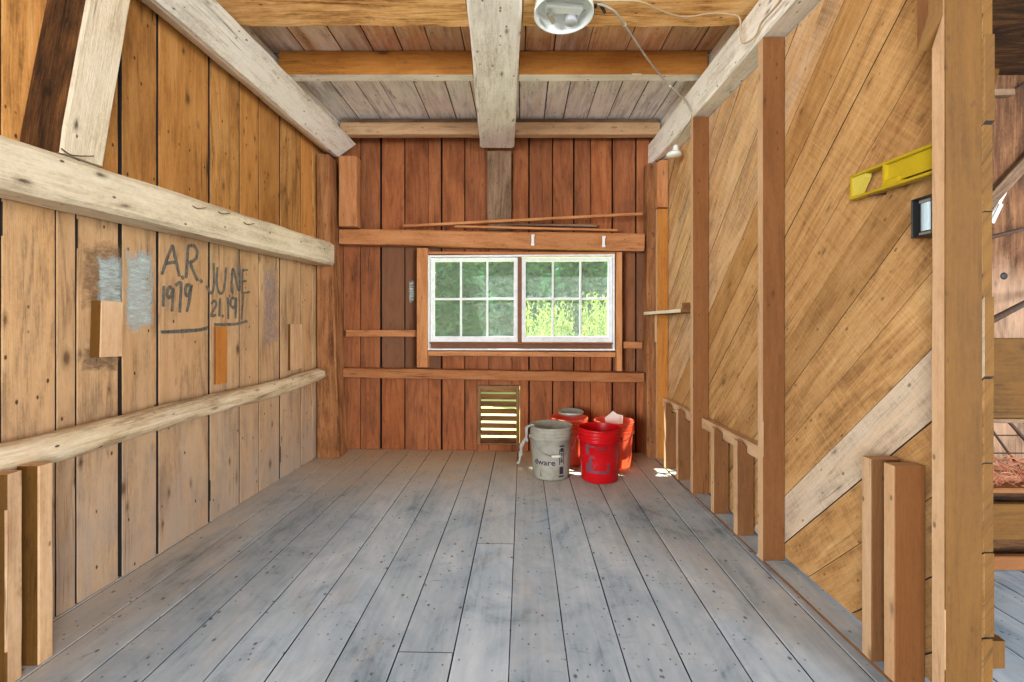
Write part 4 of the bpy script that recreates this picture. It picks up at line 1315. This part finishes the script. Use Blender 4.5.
sw = empty('switch_box', (1.15, 1.22, 1.30))
tag(sw, 'black box with pale switch fixed behind the ochre end stud', 'switch box')
b = MB()
x0, x1, y0, y1, z0, z1 = 1.120, 1.175, 1.187, 1.250, 1.300, 1.408
b.box((x0, y0, z0), (x1, y0 + .004, z1), .001); b.box((x0, y1 - .004, z0), (x1, y1, z1), .001)
b.box((x0, y0 + .004, z0), (x1, y1 - .004, z0 + .004), .001); b.box((x0, y0 + .004, z1 - .004), (x1, y1 - .004, z1), .001)
b.box((x1 - .004, y0 + .004, z0 + .004), (x1, y1 - .004, z1 - .004), .001)
b.build('box', 'black', sw)
b = MB()
pr2 = [(.5 * math.cos(math.pi * k / 10), .5 * math.sin(math.pi * k / 10)) for k in range(11)]
b.timber((1.150, 1.2185, 1.316), (1.150, 1.2185, 1.392), .050, .042, (-1, 0, 0), .004, 1, prof=pr2, smooth=False)
b.build('switch_body', 'device', sw)
for z_ in (1.3045, 1.394): MB().box((1.132, 1.198, z_), (1.138, 1.238, z_ + .009), .001).build('mounting_strap', 'metal', sw)

# ------------------------------------------------------------------ next bay, seen past the wall end
w = MB()
x = 1.26
while x < 4.3:
    bw = R.uniform(.2, .3)
    w.timber((x + bw / 2, 3.02, .0), (x + bw / 2, 3.02, 4.3), bw - .004, .025, (0, 1, 0), .003, 14, .002)
    x += bw
w.box((1.26, 3.035, 0), (4.4, 3.045, 4.3), slot=1)
struct(w.build('wall_bay', ['darkplank', 'bark']), 'dark plank wall of the next bay', 'wall')
w = MB().box((1.32, .36, 2.74), (4.6, 3.0, 2.80), tint=(.3, .5, 0, 1))  # bay roof added so less sky light reaches the upper planks
struct(w.build('ceiling_bay_blocker', 'bark'), 'dark boards added over the next bay to cut light from above', 'ceiling')
# post with a round hole
b = MB()
b.timber((2.72, 2.88, .003), (2.72, 2.88, 1.52), .17, .15, (0, 1, 0), .02, 14, .008, tint=(.8, .2, 0, 1))
hp = solo('bay_post', b, 'edge', 'pale post with a dark round hole standing in the next bay', 'post')
b = MB().lathe([(0, -.004), (.020, -.004), (.023, 0), (.020, .004), (0, .004)][::-1], at(1004, 276, 2.797), 18, axis=(0, -1, 0))
b.build('bored_hole', 'black', hp)
b = MB().box((2.62, 2.80, 1.53), (2.86, 2.97, 1.60), .004, tint=(.4, .5, 0, 1))
solo('cap_block', b, 'greyboard', 'grey block lying across the top of the bored post', 'block')
# feed manger
mg = empty('manger', (2.2, 1.95, 0))
tag(mg, 'wooden feed manger with ochre front boards past the wall end', 'manger')
b = MB().timber((1.30, 1.915, .828), (3.2, 1.915, .828), .03, .345, (0, 0, 1), .004, 12, .002, tint=(.55, .3, 0, 1)); b.build('top_board', 'ochre', mg)
b = MB().timber((1.30, 1.925, .645), (3.2, 1.925, .645), .05, .018, (0, 0, 1), .003, 8, .001, tint=(.4, .5, 0, 1)); b.build('batten', 'greyboard', mg)
b = MB().timber((1.30, 1.915, .213), (3.2, 1.915, .213), .03, .155, (0, 0, 1), .004, 12, .002, tint=(.65, .1, 0, 1)); b.build('middle_board', 'ochre', mg)
b = MB().timber((1.30, 1.94, .350), (3.2, 1.94, .350), .10, .022, (0, 0, 1), .004, 12, .002, tint=(.5, .5, 0, 1)); b.build('ledge', 'stud', mg)
b = MB().timber((1.30, 1.915, .036), (3.2, 1.915, .036), .03, .06, (0, 0, 1), .004, 12, .002, tint=(.25, .6, 0, 1)); b.build('bottom_board', 'stud', mg)
b = MB().box((1.30, 1.99, .02), (3.2, 2.025, .337), .003, tint=(.2, .5, 0, 1)); b.build('back_board', 'bark', mg)
for x in (1.6, 2.9): MB().box((x, 1.94, .003), (x + .05, 1.988, .335), .003, tint=(.5, .3, 0, 1)).build('upright', 'stud', mg)
# wire panel above the hay
b = MB()
for k in range(4): b.tube([(2.05, 1.998, .40 + .08 * k), (3.1, 1.998, .40 + .08 * k)], .003, 6, curve=False)
for k in range(8): b.tube([(1.95 + .17 * k, 2.004, .64), (2.15 + .17 * k, 2.004, .364)], .005, 6, curve=False)
solo('wire_panel', b, 'iron', 'rusty wire panel standing behind the hay in the manger', 'wire panel')
b = MB()
for k in range(700):
    c0 = V((R.uniform(1.95, 2.75), R.uniform(1.90, 1.985), R.uniform(.366, .47)))
    a_ = R.uniform(0, 6.28); ln = R.uniform(.02, .06)
    dv = V((math.cos(a_), math.sin(a_) * .3, R.uniform(-.5, .7))) * ln
    p_, q_ = c0 - dv, c0 + dv
    for e in (p_, q_): e.y = min(max(e.y, 1.895), 1.985); e.z = max(e.z, .364)
    m_ = (p_ + q_) / 2 + V((0, 0, R.uniform(0, .03)))
    wv = V((0, 0, .0016))
    v_ = [b.bm.verts.new(t) for t in (p_ - wv, m_ - wv, q_ - wv, q_ + wv, m_ + wv, p_ + wv)]
    tn = (R.random(), .5, 0, 1)
    b.face([v_[0], v_[1], v_[4], v_[5]], tint=tn); b.face([v_[1], v_[2], v_[3], v_[4]], tint=tn)
solo('hay', b, 'hay', 'tangle of reddish hay lying on the manger ledge', 'hay', kind='stuff')
# rods, laths and sticks in the bay
def rod(p, q, r, m, nm, lab, cat):
    s_ = MB().tube([p, q], r, 8, curve=False)
    return solo(nm, s_, m, lab, cat)
rod(at(975, 241, 2.3), at(1056, 221, 3.012), .012, 'iron', 'iron_rod', 'thinner dark iron rod crossing above the bored post hole', 'rod')
rod(at(975, 329, 2.2), at(1056, 287, 3.012), .017, 'iron', 'iron_rod', 'thicker dark iron rod slanting just above the manger', 'rod')
rod(at(1003, 415, 1.96), at(1036, 452, 1.96), .007, 'iron', 'iron_rod', 'thin slanting iron rod under the manger top board', 'rod')
b = MB().timber(at(985, 105, 2.9), at(1011, 20, 3.0), .035, .02, (0, -1, 0), .002, tint=(.6, .3, 0, 1)); solo('wood_lath', b, 'ochre', 'tan lath leaning steeply high beside the dark plank wall', 'lath')
b = MB().timber(at(980, 212, 2.97), at(1050, 135, 2.985), .075, .03, (0, -1, 0), .003, 6, .002, tint=(.3, .3, 0, 1)); solo('wood_lath', b, 'greyboard', 'wide brown board slanting across the dark plank wall', 'lath')
b = MB().timber(at(975, 94, 2.98), at(1011, 93, 2.98), .05, .045, (0, 0, 1), .004, 4, .003, tint=(.5, .3, 0, 1)); solo('peg', b, 'greyboard', 'grey wooden peg on the dark plank wall', 'peg')
b = MB().tube([at(1013, 90, 2.98), at(1018, 87, 2.98), at(1030, 80, 2.98), at(1060, 60, 2.99)], .005, 6); solo('black_wire', b, 'black', 'black wire running off the grey wooden peg', 'wire')
b = MB().timber(at(990, 219, 2.995), at(1005, 192, 2.995), .02, .014, (0, -1, 0), .002); b.timber(at(992, 223, 2.98), at(1001, 204, 2.98), .024, .012, (0, -1, 0), .002)
solo('twine_hank', b, 'paper', 'white hank of twine hanging beside the slanting brown board', 'twine')

# ------------------------------------------------------------------ outside
def ground_height(x_, y_): return -.45
g = MB()
g.face([g.bm.verts.new(p) for p in ((-25, 3.95, -.35), (25, 3.85, -.35), (30, 40, .3), (-30, 40, .3))])
g.face([g.bm.verts.new(p) for p in ((-25, 3.95, -.75), (-30, 40, -.75), (30, 40, -.75), (25, 3.85, -.75))])
struct(g.build('ground', 'earth'), 'grassy ground outside the window', 'ground')


def leaves(mb, c, rad, n, size, shell=.5, tall=1.0):
    c = V(c)
    for _ in range(n):
        while True:
            d_ = V((R.uniform(-1, 1), R.uniform(-1, 1), R.uniform(-1, 1)))
            if .05 < d_.length <= 1: break
        d_ = d_.normalized() * (shell + (1 - shell) * R.random())
        p = c + V((d_.x * rad[0], d_.y * rad[1], d_.z * rad[2]))
        a_ = V((R.uniform(-1, 1), R.uniform(-1, 1), R.uniform(-.8, .8) * 1)).normalized()
        if tall > 1: a_ = (a_ + V((0, 0, tall))).normalized()
        b_ = a_.cross(V((R.uniform(-1, 1), R.uniform(-1, 1), R.uniform(-1, 1)))).normalized()
        s_ = size * R.uniform(.6, 1.4)
        vs = [mb.bm.verts.new(p + q) for q in (-a_ * s_, b_ * s_ * .32, a_ * s_, -b_ * s_ * .32)]
        mb.face(vs, tint=(R.random(), .5, 0, 1))


def tree(x_, y_, h_, r_, n, lab, mat='leaf_dark', size=.11, base=-.35):
    root = empty('tree', (x_, y_, base)); tag(root, lab, 'tree', None)
    t_ = MB().tube([(x_, y_, base), (x_ + .05, y_, base + h_ * .35), (x_ - .04, y_ + .05, base + h_ * .75)], (.10, .04), 8)
    t_.build('trunk', 'bark', root)
    m_ = MB()
    for k in range(7):
        cz = base + h_ * (.12 + .13 * k)
        rr = r_ * (1 - .09 * k)
        leaves(m_, (x_ + R.uniform(-.3, .3), y_ + R.uniform(-.2, .2), cz), (rr, rr * .7, h_ * .13), n // 7, size, .25)
    m_.build('foliage', mat, root)


tree(-1.46, 8.9, 3.6, 1.1, 5200, 'dense dark tree filling the darker window sash', size=.13)
tree(1.24, 9.0, 3.4, 1.1, 5200, 'dark tree rising behind the bright weeds in the sunny sash', size=.13)
tree(-3.0, 12.5, 5.0, 1.6, 4200, 'dark tree beyond the window corner nearest the boarded wall', size=.17)
tree(.05, 12.6, 5.0, 1.2, 4200, 'dark tree standing further off behind the window mullion', size=.17)
tree(3.4, 12.5, 5.0, 1.5, 4200, 'dark tree further off beyond the window corner above the red pails', size=.17)
tree(-6.6, 18, 7.5, 2.3, 6000, 'large distant tree behind the one nearest the boarded wall', size=.28)
tree(-1.6, 18, 7.5, 2.3, 6000, 'large distant tree closing the view behind the mullion', size=.28)
tree(3.4, 18, 7.5, 2.3, 6000, 'large distant tree behind the bright weeds', size=.28)
tree(.9, 25, 10, 3.0, 5000, 'hazy large tree at the far end of the view through the sunny sash', size=.34)
tree(-5.6, 25, 10, 3.0, 5000, 'hazy large tree at the far end of the view through the darker sash', size=.34)
root = empty('slim_tree', (-3.3, 5.95, -.35)); tag(root, 'tall slim tree close outside whose crown shades the darker sash', 'tree')
MB().tube([(-3.3, 5.95, -.35), (-3.25, 5.95, 2.5), (-3.3, 6.0, 7.4)], (.09, .03), 8).build('trunk', 'bark', root)
m_ = MB(); leaves(m_, (-3.3, 5.95, 7.0), (.70, .75, 1.1), 4200, .11, .1); m_.build('foliage', 'leaf_dark', root)
for (x_, y_, lab) in ((.50, 6.3, 'sunlit yellow green weed clump at the middle of the sunny sash'), (1.30, 6.2, 'sunlit yellow green weed clump in the window corner above the red pails')):
    root = empty('weed_clump', (x_, y_, -.35)); tag(root, lab, 'weeds')
    m_ = MB()
    for k in range(210):
        a_, q_ = R.uniform(0, 6.28), R.random() ** .5
        sx, sy = x_ + .34 * q_ * math.cos(a_), y_ + .3 * q_ * math.sin(a_)
        tp_ = R.uniform(1.0, 1.75) + .12 * (x_ - .5)
        p0, p1 = V((sx, sy, -.35)), V((sx + R.uniform(-.06, .06), sy + R.uniform(-.06, .06), -.35 + tp_))
        for j in range(22):
            t = .25 + .75 * j / 21
            c0 = p0.lerp(p1, t)
            d_ = V((R.uniform(-1, 1), R.uniform(-1, 1), R.uniform(.5, 1.8))).normalized()
            s2 = d_.cross(V((R.uniform(-1, 1), R.uniform(-1, 1), .1))).normalized()
            ln = .062 * (1.3 - .7 * t)
            vs = [m_.bm.verts.new(c0 + e) for e in (V((0, 0, 0)), d_ * ln + s2 * ln * .28, d_ * ln * 2, d_ * ln - s2 * ln * .28)]
            m_.face(vs, tint=(R.random(), .5, 0, 1))
    m_.build('foliage', 'leaf_bright', root)

# ------------------------------------------------------------------ light
wd = bpy.data.worlds.new('world'); bpy.context.scene.world = wd
wd.use_nodes = True
bg = wd.node_tree.nodes['Background']
bg.inputs[0].default_value = (.90, .95, 1.0, 1)
bg.inputs[1].default_value = 1.0
sun = bpy.data.lights.new('sun', 'SUN'); sun.energy = 14.0; sun.angle = .009; sun.color = (1, .93, .8)
so = bpy.data.objects.new('sun', sun); C.objects.link(so)
so.rotation_euler = V((1.0, -1.0, -2.6)).to_track_quat('-Z', 'Y').to_euler()


def fill_light(name, loc, aim, sx, sy, power, col=(1, .98, .95)):      # added fill lamp, unseen behind the camera, standing in for daylight
    l = bpy.data.lights.new(name, 'AREA'); l.shape = 'RECTANGLE'; l.size, l.size_y = sx, sy
    l.energy = power; l.color = col
    o_ = bpy.data.objects.new(name, l); C.objects.link(o_)
    o_.location = loc
    o_.rotation_euler = (V(aim) - V(loc)).to_track_quat('-Z', 'Y').to_euler()


fill_light('rear_fill_light', (-4.6, -5.4, 1.5), (.4, 2.8, 1.6), 3.0, 2.8, 620, (.92, .97, 1))
fill_light('rear_fill_light', (4.6, -5.4, 1.5), (-.6, 2.8, 1.6), 3.0, 2.8, 620, (.92, .97, 1))
w = MB().box((-5.0, -6.3, 3.62), (5.2, .34, 3.68), tint=(.3, .5, 0, 1))  # unseen roof added to hold back sky light from the rear
struct(w.build('ceiling_light_blocker', 'darkplank'), 'plank ceiling added behind the camera to hold back sky light', 'ceiling')
w = MB()  # unseen wall added to block light coming from straight behind
for k in range(24): w.timber((-4.6 + .4 * k, -6.2, 0), (-4.6 + .4 * k, -6.2, 3.6), .395, .03, (0, 1, 0), .003, 4, .001)
struct(w.build('wall_light_blocker', 'darkplank'), 'plank wall added behind the camera to block light from the rear', 'wall')

vs_ = bpy.context.scene.view_settings
vs_.view_transform = 'Standard'; vs_.look = 'None'; vs_.gamma = 1.0; vs_.use_curve_mapping = False
vs_.exposure = 0.62
